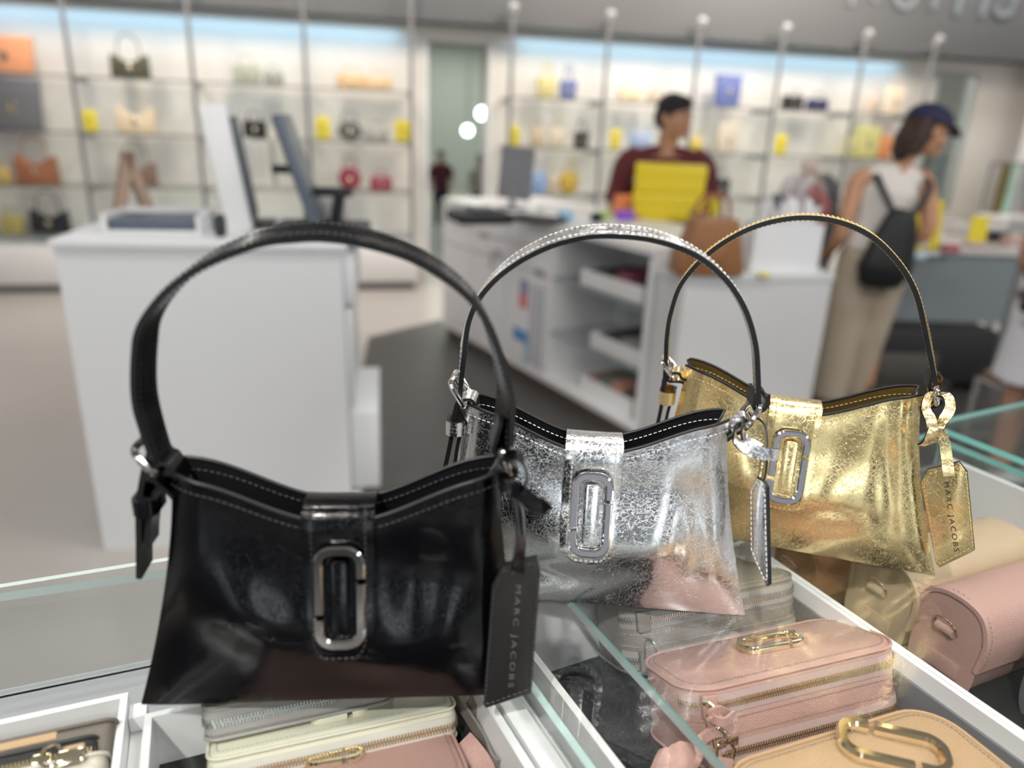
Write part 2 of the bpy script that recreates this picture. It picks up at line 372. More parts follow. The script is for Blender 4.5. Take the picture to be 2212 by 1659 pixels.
# ------------------------------------------------------------------ the shop
def wbox(name, t0, t1, z0, z1, o0, o1, m, parent=None, **k):
    mb = MB(); mb.box((t0, -o1, z0), (t1, -o0, z1), 0); X = frame(WP, WY)
    return mb.build(name, m, parent, smooth=False, X=X, **k)
def floor_bump(nt, b):
    tc = nd(nt, 'ShaderNodeTexCoord'); n = nd(nt, 'ShaderNodeTexNoise'); n.inputs['Scale'].default_value = 1.3; n.inputs['Detail'].default_value = 6
    lk(nt, tc.outputs['Object'], n.inputs['Vector'])
    mx = nd(nt, 'ShaderNodeMix', data_type='RGBA'); mx.inputs[6].default_value = (.56, .52, .49, 1); mx.inputs[7].default_value = (.45, .42, .395, 1)
    lk(nt, n.outputs['Fac'], mx.inputs[0]); lk(nt, mx.outputs[2], b.inputs['Base Color'])
M['floor'] = mat('polished_concrete', (.38, .36, .35), .30, 0, .5, bump=floor_bump)
M['darkfloor'] = mat('dark_vinyl', (.085, .079, .073), .45, 0, .45, bump=noisy(120, .12, .001, 3, .25))
struct(wbox('floor', -3, 13, -.1, 0, -12, 12, 'floor'))
mb = MB(); mb.prism([(-.62, 2.2), (-.9, .2), (5.5, .2), (7.5, 5.6), (1.9, 4.9), (-.2, 5.9), (-1.0, 4.9)][::-1][::-1], 0, .006, 0)
struct(mb.build('floor_runner', 'darkfloor', smooth=False))
struct(wbox('ceiling', -3, 13, CEIL, CEIL+.1, -12, 12, 'ceil'))
struct(wbox('wall_back', -3, 3.56, 0, CEIL, -.15, 0, 'wall')); struct(wbox('wall_back', 4.17, 13, 0, CEIL, -.15, 0, 'wall'))
struct(wbox('wall_back', 3.56, 4.17, 2.07, CEIL, -.15, 0, 'wall'))
struct(wbox('trim_1', 3.56, 3.60, 0, 2.07, -.17, .03, 'white')); struct(wbox('trim_2', 4.13, 4.17, 0, 2.07, -.17, .03, 'white'))
struct(wbox('soffit_panel', -3, 13, 2.19, CEIL, 0, .30, 'fascia'))
struct(wbox('wall_left', -3.1, -3, 0, CEIL, -.15, 11, 'wall')); struct(wbox('wall_right', 13, 13.1, 0, CEIL, -.15, 11, 'wall'))
# unseen wall behind the camera: windows and dark piers shaped for the bags' reflections
for a, b in ((-3, -.2), (.8, 2.3), (3.2, 5.2), (6.4, 8.3), (9.3, 13)):
    struct(wbox('wall_front', a, b, 0, CEIL, 11, 11.2, 'fascia'))
struct(wbox('wall_front', -3, 13, 2.75, CEIL, 11, 11.2, 'wall')); struct(wbox('wall_front', -3, 13, 0, .35, 11, 11.2, 'fascia'))
for i, (a, b) in enumerate(((-.2, .8), (2.3, 3.2), (5.2, 6.4), (8.3, 9.3))):
    w = struct(wbox('window_%d' % (i+1), a, b, .35, 2.75, 11.09, 11.1, 'shelfglass'))
    m_ = MB()
    for u in (a, (a+b)/2-.03, b-.06): m_.box((u, -11.15, .35), (u+.06, -11.03, 2.75))
    for z in (.35, 1.9, 2.69): m_.box((a, -11.14, z), (b, -11.04, z+.06))
    m_.build('window_frame', 'l_black', w, smooth=False).matrix_parent_inverse = Matrix(); w.children[0].matrix_local = Matrix()
# room beyond the doorway
cor = fm((.40, .44, .43))
struct(wbox('passage_wall', 2.0, 2.1, 0, 3, -9, -.15, cor)); struct(wbox('passage_wall', 7.0, 7.1, 0, 3, -9, -.15, cor)); struct(wbox('passage_wall', 2.0, 7.1, 0, 3, -9.1, -9, cor))
struct(wbox('passage_ceiling', 2.0, 7.1, 2.9, 3, -9.1, -.15, fm((.42, .47, .46))))
area('passage_lamp', wt(4.3, 2.85, -3.5), 2.2, 22, (.85, 1, .97))
area('passage_lamp', wt(5.3, 2.85, -7), 2.2, 45, (1, 1, .85))
# columns standing at the right-hand side of the wall
for k, (t, w_) in enumerate(((9.62, .10), (9.95, .34))):
    struct(wbox('column', t, t+w_, 0, CEIL, .31, .62, 'fascia' if k else 'white'))
def unseen_ceiling_light(q):
    t = thing('unseen_ceiling_light', 'long white linear light panel added out of view in the shop ceiling', 'light', q, WY, 'ceiling light panels out of view above')
    mb = MB(); mb.box((-.62, -.17, 0), (.62, .17, .03)); mb.build('frame', 'white', t, smooth=False)
    mb = MB(); mb.box((-.58, -.14, -.004), (.58, .14, 0)); mb.build('diffuser', 'lamp', t, smooth=False); return t
for q in LAMPS: unseen_ceiling_light(q+V((0, 0, .002)))
for q, k in (((.62, 1.25, 3.15), 'over the gold bag'), ((-.55, 1.05, 3.15), 'over the black bag'), ((-.5, -1.3, 3.15), 'behind the camera')):
    t = thing('added_spotlight', 'small white spotlight head added out of view ' + k, 'light', (q[0], q[1], q[2]+.03))
    mb = MB(); mb.tube([(0, 0, .02), (0, 0, .11)], .045, 16); mb.build('housing', 'white', t); mb = MB(); mb.tube([(0, 0, .11), (0, 0, .12)], .012, 8); mb.build('stem', 'white', t)
# big lettering high on the grey soffit, only its feet reach into view
lt = thing('wall_lettering', 'pale raised capital letters high up on the grey soffit', 'sign', wt(0, 0, .30), WY)
def letter(ch, t, z, h, w):
    mb = MB(); s = .045
    def bar(a, b): mb.box((a[0], -.03, a[1]), (b[0], 0, b[1]))
    if ch == 'U':
        mb.sheet([[(x, -.015, y) for x, y in ((cos(radians(a))*(w/2-s*0)+w/2, sin(radians(a))*w/2+w/2) , (cos(radians(a))*(w/2-s)+w/2, sin(radians(a))*(w/2-s)+w/2))] for a in range(180, 361, 15)], .03)
        bar((0, w/2), (s, h)); bar((w-s, w/2), (w, h))
    elif ch == 'I': bar((w/2-s/2, 0), (w/2+s/2, h))
    elif ch == 'J':
        mb.sheet([[(cos(radians(a))*r+w/2, -.015, sin(radians(a))*r+w/2) for r in (w/2, w/2-s)] for a in range(200, 361, 15)], .03); bar((w-s, w/2), (w, h))
    elif ch == 'T': bar((w/2-s/2, 0), (w/2+s/2, h)); bar((0, h-s), (w, h))
    mb.build('letter', fm((.20, .225, .25)), lt, smooth=False, X=Matrix.Translation((t, 0, z)))
for px, ch, w_ in ((1835, 'T', .16), (1885, 'T', .2), (1948, 'U', .26), (2012, 'I', .16), (2063, 'I', .16), (2117, 'I', .16), (2160, 'J', .24)):
    P = onpl(px, {1835: 12, 1885: 6, 1948: 22, 2012: 20, 2063: 32, 2117: 36, 2160: 40}[px], wt(0, 0, .30), WN); t_ = (P-wt(0, 0, .30)).dot(WD)
    letter(ch, t_-w_/2, P.z, .34, w_)
# doorway mirror at the right end of the wall
mr = thing('wall_mirror', 'tall pale framed mirror on the wall beyond the woman in the cap', 'mirror', wt(8.95, .75, .06), WY)
mb = MB(); mb.prism(rrect(.50, 1.32, .02), -.02, .0, .004, X=Matrix.Translation((0, .03, .66)) @ Matrix.Rotation(pi/2, 4, 'X')); mb.build('frame', fm((.45, .48, .47)), mr)
mb = MB(); mb.prism(rrect(.42, 1.24, .01), .0, .004, 0, X=Matrix.Translation((0, .03, .66)) @ Matrix.Rotation(pi/2, 4, 'X')); mb.build('mirror_glass', mat('tinted_mirror', (.55, .62, .60), .12, 1), mr)

# shelving: poles and glass shelves
ZS = (1.64, 1.235, .835, .45)
def shelving(name_label, ts, top):
    t = thing('shelving_unit', name_label, 'shelves', wt(ts[0], 0, 0), WY)
    for i, u in enumerate(ts):
        x = u-ts[0]
        mb = MB(); mb.tube([(x, -.40, .38), (x, -.40, top)], .017, 10); mb.build('shelf_pole', 'pole', t)
        for z in ZS: mb = MB(); mb.box((x-.006, -.40, z-.045), (x+.006, -.02, z-.012)); mb.build('bracket_arm', 'pole', t, smooth=False)
        if top < 3: mb = MB(); mb.tube([(x, -.40, top-.02), (x-.10, -.24, top-.06)], .01, 8); mb.build('lamp_arm', 'pole', t)
        if top < 2.6:
            mb = MB(); mb.tube([(x, -.40, top), (x, -.44, top+.05)], .034, 12); mb.build('lamp_head', fm((.45, .46, .47)), t)
        if i+1 < len(ts):
            w = ts[i+1]-u
            for z in ZS:
                mb = MB(); mb.box((x+.01, -.42, z-.010), (x+w-.01, -.06, z), [0, 0, 1, 1, 1, 1]); mb.build('shelf', ['shelfglass', fm((.17, .20, .205), .3)], t, smooth=False)
    return t
shelving('left run of glass shelves on steel poles beside the doorway', (.06, .90, 1.75, 2.59, 3.42), 3.28)
shelving('right run of glass shelves on steel poles behind the man', (4.25, 5.08, 5.91, 6.72, 7.55, 8.30), 2.28)
def cabinet(t0, t1, label):
    t = thing('base_cabinet', label, 'cabinet', wt(t0, 0, 0), WY)
    mb = MB(); mb.box((0, -.44, .07), (t1-t0, -.01, .37)); mb.build('body', 'white', t, smooth=False)
    mb = MB(); mb.box((.02, -.40, 0), (t1-t0-.02, -.03, .07)); mb.build('plinth', fm((.2, .2, .2)), t, smooth=False)
    n = round((t1-t0)/.84)
    for i in range(n):
        w = (t1-t0)/n; mb = MB(); mb.bbox((i*w+.01, -.46, .09), ((i+1)*w-.01, -.44, .355), .003); d = mb.build('drawer', 'white', t)
cabinet(.02, 3.46, 'low white cabinets under the left shelves')
cabinet(4.2, 8.34, 'low white cabinets under the right shelves')

for px, py, Y, lb in ((1042, 245, 9.5, 'round white glowing lamp beyond the doorway, larger one'), (1010, 282, 11.5, 'small round glowing lamp beyond the doorway, lower one')):
    t = thing('wall_lamp', lb, 'light', aty(px, py, Y)); mb = MB(); mb.ball((0, 0, 0), .07); mb.build('globe', mat('lamp_globe', (1, 1, 1), .4, emit=(.8, 1, .97), es=5), t); mb = MB(); mb.tube([(0, 0, .06), (0, 0, 2.88-t.location.z)], .008, 6); mb.build('rod', 'pole', t)
# ------------------------------------------------------------------ glass display cases
YL, YR = radians(22.5), radians(27.5)
GT = 1.05                                              # upper face of the glass tops
def LW(a, b, z=0): return V((a*cos(YL)-b*sin(YL), a*sin(YL)+b*cos(YL), z))
def RW(a, b, z=0): return V((a*cos(YR)-b*sin(YR), a*sin(YR)+b*cos(YR), z))
def toL(P): return (P.x*cos(YL)+P.y*sin(YL), -P.x*sin(YL)+P.y*cos(YL))
def pane(name, poly, z0, z1, parent, label=None, em='teal'):
    mb = MB(); n = len(poly); vs = [(x, y, z0) for x, y in poly]+[(x, y, z1) for x, y in poly]
    mb.add(vs, [tuple(range(n-1, -1, -1)), tuple(range(n, 2*n))]+[(i, (i+1) % n, n+(i+1) % n, n+i) for i in range(n)], [0, 0]+[1]*n)
    return mb.build(name, ['glass', em], parent, smooth=False, label=label)
lc = thing('display_case', 'low glass-topped display case holding wallets under the black bag', 'display case', (0, 0, 0), YL)
sA, sB = toL(RW(.303, -.06)), toL(RW(.303, .60))
pane('glass_top', [(-.80, -.10), sA, sB, (-.80, .674)], 1.042, 1.05, lc, em=fm((.40, .47, .45), .25))
mb = MB(); mb.box((-.80, .668, .9315), (sB[0]+.02, .674, 1.0415), [0, 1, 0, 1, 0, 1]); mb.build('glass_back', ['glass', fm((.40, .47, .45), .25)], lc, smooth=False)
mb = MB(); mb.box((-.80, .664, .06), (.235, .676, .93)); mb.build('back_board', fm((.36, .37, .39)), lc, smooth=False)
mb = MB(); mb.box((-.80, -.10, 0), (.05, .667, .93)); mb.build('cabinet_body', fm((.34, .345, .365)), lc, smooth=False)
# drawers that hold the wallets
def tray(a0, a1, b0, b1, zf, zt, w, parent, right=True):
    mb = MB(); mb.box((a0-w, b0, zf-.02), (a0, b1+w, zt)); mb.box((a0, b1, zf-.02), (a1, b1+w, zt))
    if right: mb.box((a1, b0, zf-.02), (a1+w, b1+w, zt))
    mb.build('tray_wall', 'white', parent, smooth=False)
    mb = MB(); mb.box((a0, b0, zf-.018), (a1, b1, zf)); mb.build('felt_base', 'felt', parent, smooth=False)
tray(-.50, -.094, .0, .518, .955, 1.02, .005, lc)
tray(-.071, .170, .0, .490, .975, 1.02, .005, lc, False)
mb = MB(); mb.box((-.0885, .0, .93), (-.0765, .502, .999)); mb.box((-.0885, .503, .93), (-.0765, .518, 1.012)); mb.build('divider_board', 'white', lc, smooth=False)
mb = MB(); mb.box((-.0885, .0, .9985), (-.083, .40, 1.0005)); mb.build('divider_strip', 'offwhite', lc, smooth=False)
rc = thing('display_case', 'glass-topped display case holding camera bags under the silver and gold bags', 'display case', (0, 0, 0), YR)
pane('glass_top', [(.3045, -.10), (.966, -.10), (.966, .585), (.3045, .585)], 1.042, 1.05, rc)
def rb(name, a0, a1, b0, b1, z0, z1, m): mb = MB(); mb.box((a0, b0, z0), (a1, b1, z1)); return mb.build(name, m, rc, smooth=False)
rb('side_rail', .199, .2055, .02, .47, .90, 1.02, 'white')
rb('gap_liner', .2057, .2093, .02, .47, .90, .985, 'felt')
rb('side_board', .2095, .2255, .02, .50, .90, 1.02, 'white')
mb = MB(); mb.box((.2265, .02, .90), (.2325, .50, 1.040), [0, 1, 1, 0, 1, 0]); mb.build('glass_side', ['glass', fm((.42, .56, .53), .25)], rc, smooth=False)
rb('side_board', .235, .2445, .02, .50, .90, .992, 'offwhite'); rb('side_board', .246, .2555, .02, .50, .90, .975, fm((.45, .46, .49)))
rb('side_rail', .2565, .2625, .02, .52, .90, 1.02, 'offwhite')
rb('inner_floor', .2625, .5435, .02, .50, .925, .935, 'felt'); rb('inner_slope', .2625, .285, .02, .50, .935, .965, fm((.30, .30, .31)))
rb('back_rail', .2625, .60, .500, .508, .90, 1.02, 'white'); rb('back_board', .2625, .60, .508, .545, .90, .96, 'offwhite')
rb('divider_rail', .5435, .5485, .0, .50, .90, 1.024, 'white'); rb('shade_liner', .5405, .5432, .02, .50, .936, 1.008, fm((.20, .20, .215)))  # liner: dark sheet added as shade on the white rail's inner face
rb('divider_rail', .5495, .5545, .0, .50, .90, 1.024, 'white')
rb('inner_floor', .5545, .96, .0, .56, .925, .935, 'felt'); rb('back_rail', .61, .966, .545, .553, .90, 1.02, 'fascia')
rb('cabinet_body', .20, .96, .0, .54, .0, .90, 'white')
rb('end_rail', .956, .964, .0, .553, .90, 1.03, 'white')
fc = thing('display_case', 'further glass display case with teal edges at the right behind the gold tag', 'display case', (0, 0, 0), YR)
pane('glass_top', [(.985, -.1), (1.9, -.1), (1.9, .60), (.985, .60)], 1.05, 1.058, fc)
mb = MB(); mb.box((.988, -.08, .90), (.994, .58, 1.049), [0, 1, 1, 0, 1, 0]); mb.build('glass_side', ['glass', 'teal'], fc, smooth=False)
mb = MB(); mb.box((.985, -.1, 0), (1.9, .58, .90)); mb.build('cabinet_body', fm((.20, .20, .21)), fc, smooth=False)
mb = MB(); mb.box((1.0, -.05, .901), (1.85, .55, .91)); mb.build('inner_floor', fm((.40, .40, .42)), fc, smooth=False)
def flatbox(name, label, cat, P, yaw, sz, col, group=None, b=.004):
    o = None; mb = MB(); mb.bbox((-sz[0]/2, -sz[1]/2, 0), (sz[0]/2, sz[1]/2, sz[2]), b); o = mb.build(name, col if isinstance(col, str) else fm(col)); o.matrix_world = frame(P, yaw)
    return tag(o, label, cat, group)
flatbox('wallet', 'flat dark red wallet lying in the far case', 'wallet', RW(1.10, .42, .911), YR, (.16, .09, .03), (.25, .05, .07))
flatbox('wallet', 'white folded wallet beside the dark red one in the far case', 'wallet', RW(1.30, .48, .911), YR, (.18, .10, .03), (.7, .7, .7))
flatbox('wallet', 'flat yellow wallet in the case behind the gold tag', 'wallet', RW(.86, .47, .936), YR+.2, (.12, .05, .02), (.62, .50, .12))
flatbox('wallet', 'grey wallet in the case behind the yellow one', 'wallet', RW(.76, .51, .936), YR+.1, (.15, .035, .02), (.13, .13, .14))
flatbox('wallet', 'mauve wallet at the far end of the case beside the yellow one', 'wallet', RW(.915, .38, .936), YR+.1, (.06, .12, .02), (.38, .25, .36))
# ------------------------------------------------------------------ the three shoulder bags
def emblem_paths(w, h, r, gap=.0016):
    """two hooked pieces of an oblong ring; centreline points in the x-y plane, y up"""
    def rr(): return [V((x, y, 0)) for x, y in rrect(w, h, r, 7)]
    P = rr(); P = resample(P+[P[0]], .0008); N = len(P)
    up = [p for p in P]; yg = h*.19
    ir = min(range(N), key=lambda i: (P[i]-V((w/2, yg, 0))).length); il = min(range(N), key=lambda i: (P[i]-V((-w/2, -yg, 0))).length)
    g = max(1, int(gap/.0008))
    seq = lambda a, b: [P[i % N] for i in range(a, b if b > a else b+N)]
    return seq(ir+g, il-g), seq(il+g, ir-g)
def emblem(parent, X, w=.0268, h=.0645, r=.0095, bw=.0068, th=.0040, metal='nickel', face=None, name='emblem'):
    o = None
    for P in emblem_paths(w, h, r):
        mb = MB(); N = len(P); vs = []; fs = []; ms = []
        sec = [(-bw/2, 0), (-bw/2, th*.62), (-bw*.30, th), (bw*.30, th), (bw/2, th*.62), (bw/2, 0)]
        for i in range(N):
            T = (P[min(i+1, N-1)]-P[max(i-1, 0)]).normalized(); n = V((T.y, -T.x, 0))
            for a, z in sec: vs.append(P[i]+n*a+V((0, 0, z)))
        k = len(sec)
        for i in range(N-1):
            for j in range(k-1): fs.append((i*k+j, i*k+j+1, (i+1)*k+j+1, (i+1)*k+j)); ms.append(1 if (face and j == 2) else 0)
        fs.append(tuple(range(k))); fs.append(tuple(range((N-1)*k, N*k))); ms += [0, 0]
        mb.add(vs, fs, ms); o = mb.build(name, [metal, face or metal], parent, ang=25, X=X)
    return o
class Bag:
    def __init__(s, name, label, A, yaw, cx, sty, hb=(.134, .128), dents=()):
        s.A = V((A[0], A[1], GT+.0008)); s.yaw = yaw; s.cx = cx
        s.root = thing(name, label, 'handbag', group=None, X=frame(s.A, yaw)); s.sty = sty; s.hb = hb; s.dents = dents
        s.X = frame(s.A, yaw); s.Xi = s.X.inverted(); s.n = (s.X.to_3x3() @ V((0, 1, 0)))
    def pl(s, px, py, y=0.0, yaw=0):
        """local point seen at a pixel on the bag's plane y"""
        n = s.X.to_3x3() @ (Matrix.Rotation(yaw, 3, 'Z') @ V((0, 1, 0)))
        return s.Xi @ onpl(px, py, s.X @ V((s.cx, y, .1)), n)
    def zr(s, u): return .1415 + .031*(.5-.5*cos(pi*min(1, abs(u)**1.05)))
    def hw(s, v, side): return .104 + (s.hb[0 if side < 0 else 1]-.104)*(1-v)**1.5
    def F(s, u, v):
        z = v*s.zr(u)
        x = s.cx + u*s.hw(v, u)
        y = -.0085*sin(pi*min(1, v*1.02)**.75)*(1-abs(u)**3.2) + .011*(.12+.88*v)*max(0, (abs(u)-.80)/.20)**2
        e = (1-abs(u)**4)
        y += e*.004*cos(v*7.5+u*2.2)*sin(pi*v)
        for (du, dv, ru, rv, d) in s.dents: y += d*exp(-((u-du)/ru)**2-((v-dv)/rv)**2)
        y += e*sin(pi*v)*.0022*noise.noise(V((x*26, z*30, s.cx*9)))
        return V((x, y+.002, z))
    def Bk(s, u, v): return V((s.cx+u*s.hw(v, u), .064-.033*v + .008*sin(pi*v)*(1-u*u), v*(s.zr(u)+.002)))
    def side(s, q, v, sg):
        a, b = s.F(sg, v), s.Bk(sg, v); p = a.lerp(b, q)
        fold = (.013-.005*v)*(1-abs(2*q-1)**1.4) - .006*sin(pi*v)*sin(pi*q)
        p.x -= sg*fold; p.z = v*(s.zr(1) - .010*sin(pi*q)*v); return p
    def build(s):
        st = s.sty; NU, NV, NG = 72, 44, 9; mb = MB(); rings = []
        for j in range(NV+1):
            v = (j/NV)**.9; r = [s.F(2*i/NU-1, v) for i in range(NU)] + [s.side(q/NG, v, 1) for q in range(NG)]
            r += [s.Bk(1-2*i/NU, v) for i in range(NU)] + [s.side(1-q/NG, v, -1) for q in range(NG)]
            rings.append(r)
        n = len(rings[0]); vs = [p for r in rings for p in r]
        fs = [(j*n+i, j*n+(i+1) % n, (j+1)*n+(i+1) % n, (j+1)*n+i) for j in range(NV) for i in range(n)]
        fs.append(tuple(range(n-1, -1, -1)))
        mb.add(vs, fs); mb.build('body', st['lea'], s.root, ang=35)
        # lining: the same shape a little inside, with its own floor
        c = lambda p: V((s.cx + (p.x-s.cx)*.985, .0315+(p.y-.0315)*.86, p.z-.0005))
        k0 = int(NV*.35); vs = [c(p) for r in rings[k0:] for p in r]
        fs = [(j*n+i, j*n+(i+1) % n, (j+1)*n+(i+1) % n, (j+1)*n+i)[::-1] for j in range(NV-k0) for i in range(n)]; fs.append(tuple(range(n)))
        mb = MB(); mb.add(vs, fs); mb.build('lining', st['lin'], s.root)
        top = rings[-1]; mb = MB(); mb.tube([p+V((0, .0004, .0004)) for p in top], .0013, 8, closed=True); mb.build('painted_edge', 'edge', s.root)
        # stitching: rim front, rim inside the back, right and left corners
        mb = MB()
        stitches(mb, [s.F(u/40-1, .957)+V((0, -.0002, 0)) for u in range(0, 81)], (0, -1, 0))
        stitches(mb, [c(s.Bk(u/40-1, .955))+V((0, -.0006, 0)) for u in range(0, 81)], (0, -1, 0))
        for sg in (-1, 1): stitches(mb, [c(s.side(q/20, .95, sg))+V((-sg*.0004, 0, 0)) for q in range(0, 21)], (-sg, 0, 0))
        mb.build('stitching', st['thr'], s.root, kind='stuff', smooth=False)
        s.flap(); return s
    def flap(s):
        st = s.sty; hw_ = .0228; y0 = s.F(0, .98).y
        zr = s.zr(0); path = [V((s.cx, s.Bk(0, .62).y+.003, .62*zr)), V((s.cx, s.Bk(0, .97).y+.004, .97*zr)), V((s.cx, .030, zr+.006)), V((s.cx, .016, zr+.0095)), V((s.cx, .004, zr+.0075)), V((s.cx, y0-.0035, zr-.002))]
        v = .90
        while v > .25: p = s.F(0, v); path.append(V((s.cx, min(p.y, s.F(.16, v).y, s.F(-.16, v).y)-.0035, p.z))); v -= .09
        path = resample(spline(path, 10), .0018); L = len(path); R = hw_*.92; G = []; ends = 0
        # trim to the front end height
        while path and path[-1].z < .0470 and L > 10: path.pop(); L = len(path)
        tot = [(path[-1]-p).length if (path[-1]-p).length < .05 else 9 for p in path]
        for i, p in enumerate(path):
            d = tot[i] if i > L/2 else 9
            h = hw_*sqrt(max(.0004, 1-(max(0, 1-d/R))**2.4)) if d < R else hw_
            G.append([p+V((h*(k/12-1), 0, 0)) + V((0, .0012*(abs(k/12-1)**4), 0)) for k in range(25)])
        mb = MB(); mb.sheet(G, .0030, 0, 1, 1, flip=False); fl = mb.build('flap', [st['lea'], 'edge'], s.root, ang=30)
        mb = MB(); i0 = next(i for i, p in enumerate(path) if p.y < y0-.001 and p.z < zr+.002)
        i1 = next(i for i, p in enumerate(path) if p.y < .02)
        sL = [G[i][3]+V((0, -.0017, 0)) for i in range(i1, L-2)]; sR = [G[i][21]+V((0, -.0017, 0)) for i in range(i1, L-2)]
        arc = [G[L-3][k]+V((0, -.0017, 0)) for k in range(4, 21)]
        stitches(mb, sL+arc+sR[::-1], lambda p: V((0, -1, .25 if p.z < zr else 2)).normalized(), r=.0005)
        mb.build('stitching', st['thr'], fl, kind='stuff', smooth=False)
        # emblem and the raised pad inside it, on the flap front
        za, zb = .1325, .0565; yc = [min(path, key=lambda p: abs(p.z-z)+(9 if p.y > .01 else 0)).y for z in (za, zb)]
        ang = atan2(yc[0]-yc[1], za-zb); fr = [p for p in path if p.y < .006 and zb-.004 < p.z < za+.004]
        off = min(p.y-(yc[1]+(p.z-zb)*(yc[0]-yc[1])/(za-zb)) for p in fr)
        X = Matrix.Translation((s.cx+.0005, (yc[0]+yc[1])/2+off-.0020, (za+zb)/2)) @ Matrix.Rotation(-ang, 4, 'X') @ Matrix.Rotation(pi/2, 4, 'X')
        emblem(s.root, X, metal=st['met'], face=st.get('enamel'))
        mb = MB(); mb.prism(rrect(.0125, .0510, .0040), -.002, .0026, .0012); mb.build('emblem_pad', st['lea'], fl, X=X)
    def strap(s, pix, ys, wid, wvs, th=.0040, t0=None):
        P = [s.pl(x, y, yy) for (x, y), yy in zip(pix, ys)]; P = spline(P, 10); n = len(P); m = len(wvs)-1; wv = []
        for i in range(n):
            f = i/(n-1)*m; k = min(int(f), m-1); wv.append(V(wvs[k]).lerp(V(wvs[k+1]), f-k))
        mb = MB(); mb.ribbon(P, wv, wid, th, 0, 1, 0, nj=7, belly=0); h = mb.build('handle', [s.sty['lea'], 'edge'], s.root, ang=35)
        mb = MB(); e = []
        for sg in (-1, 1):
            for off in (-1, 1):
                pth = []
                for i in range(n):
                    T = (P[min(i+1, n-1)]-P[max(i-1, 0)]).normalized(); q = (wv[i]-T*wv[i].dot(T)).normalized(); nn = T.cross(q)
                    pth.append(P[i]+q*(sg*(wid/2-.003))+nn*(off*(th/2+.0001)))
                stitches(mb, pth, V((0, 0, off)), r=.0004)
        mb.build('stitching', s.sty['thr'], h, kind='stuff', smooth=False); return P, wv
    def ring(s, name, c, d1, d2, a, b, r, rad=.004):
        """rounded-rectangle metal loop: centre c, side directions d1,d2, lengths a,b"""
        d1 = V(d1).normalized(); d2 = V(d2); d2 = (d2-d1*d2.dot(d1)).normalized()
        P = [V(c)+d1*x+d2*y for x, y in rrect(a, b, rad, 4)]
        mb = MB(); mb.tube(P, r, 8, closed=True, sq=(1, 1.15)); return mb.build(name, s.sty['met'], s.root)
    def tag(s, poly, anchor_y, yaw, txt=True, th=.0030, stay=(0, 1), col=None, tdir=None, mt=None):
        """leather luggage tag: outline given by pixels on a plane through the bag"""
        st = s.sty; n = Matrix.Rotation(yaw, 3, 'Z') @ V((0, 1, 0)); P0 = anchor_y; nw = s.X.to_3x3() @ n
        pts = [s.Xi @ onpl(x, y, s.X @ V(P0), nw) for x, y in poly]
        c = sum(pts, V())/len(pts); ez = n; ex = V((n.y, -n.x, 0)).normalized(); ey = V((0, 0, 1))
        X = Matrix(((ex.x, ey.x, -ez.x, c.x), (ex.y, ey.y, -ez.y, c.y), (ex.z, ey.z, -ez.z, c.z), (0, 0, 0, 1)))
        Xi = X.inverted(); q = [(Xi @ p).to_2d() for p in pts]; A = sum(q[i-1].x*q[i].y-q[i].x*q[i-1].y for i in range(len(q)))
        if A < 0: q = q[::-1]
        mb = MB(); mb.prism([tuple(p) for p in q], -th, 0, .0004, 0, side=1); t = mb.build('luggage_tag', [mt or st['lea'], 'edge'], s.root, ang=30, X=X)
        m = sum(q, V((0, 0)))/len(q); ins = [V((*(p+(m-p).normalized()*.0042), 0.0002)) for p in q]
        mb = MB(); stitches(mb, ins+[ins[0]], (0, 0, 1), r=.00045); mb.build('stitching', st['thr'], t, kind='stuff', smooth=False)
        if txt:
            a, b = [(Xi @ (s.Xi @ onpl(x, y, s.X @ V(P0), nw))).to_2d() for x, y in tdir]
            tm = text_mb('MARC JACOBS', st.get('th', .0064), 1.4, 0); xs = [v[0] for v in tm.v]; L = (b-a).length; k = L/(max(xs)-min(xs)); d = (b-a).normalized()
            R = Matrix(((d.x, -d.y, 0, a.x), (d.y, d.x, 0, a.y), (0, 0, 1, .00025), (0, 0, 0, 1)))
            kk = Matrix.Diagonal((k, .92, 1, 1)); mt2 = MB(); mt2.add([R @ kk @ V(v) for v in tm.v], tm.f); mt2.build('lettering', st['txt'], t, smooth=False)
        return t
M['black_tag'] = mat('black_matte_leather', (.008, .0065, .006), .45, bump=noisy(500, .15)); M['txtgrey'] = mat('grey_foil_print', (.12, .11, .11), .45); M['txtblack'] = mat('black_print', (.012, .012, .012), .5)
SB = dict(lea='black', lin='lining', thr='stblack', met='gunmetal', txt='txtgrey', th=.0056)
SS = dict(lea='silver', lin='lining', thr='stsilver', met='nickel', txt='txtblack', enamel='enamel')
SG = dict(lea='gold', lin='goldlining', thr='stgold', met='nickel', txt='txtblack', enamel='enamel')

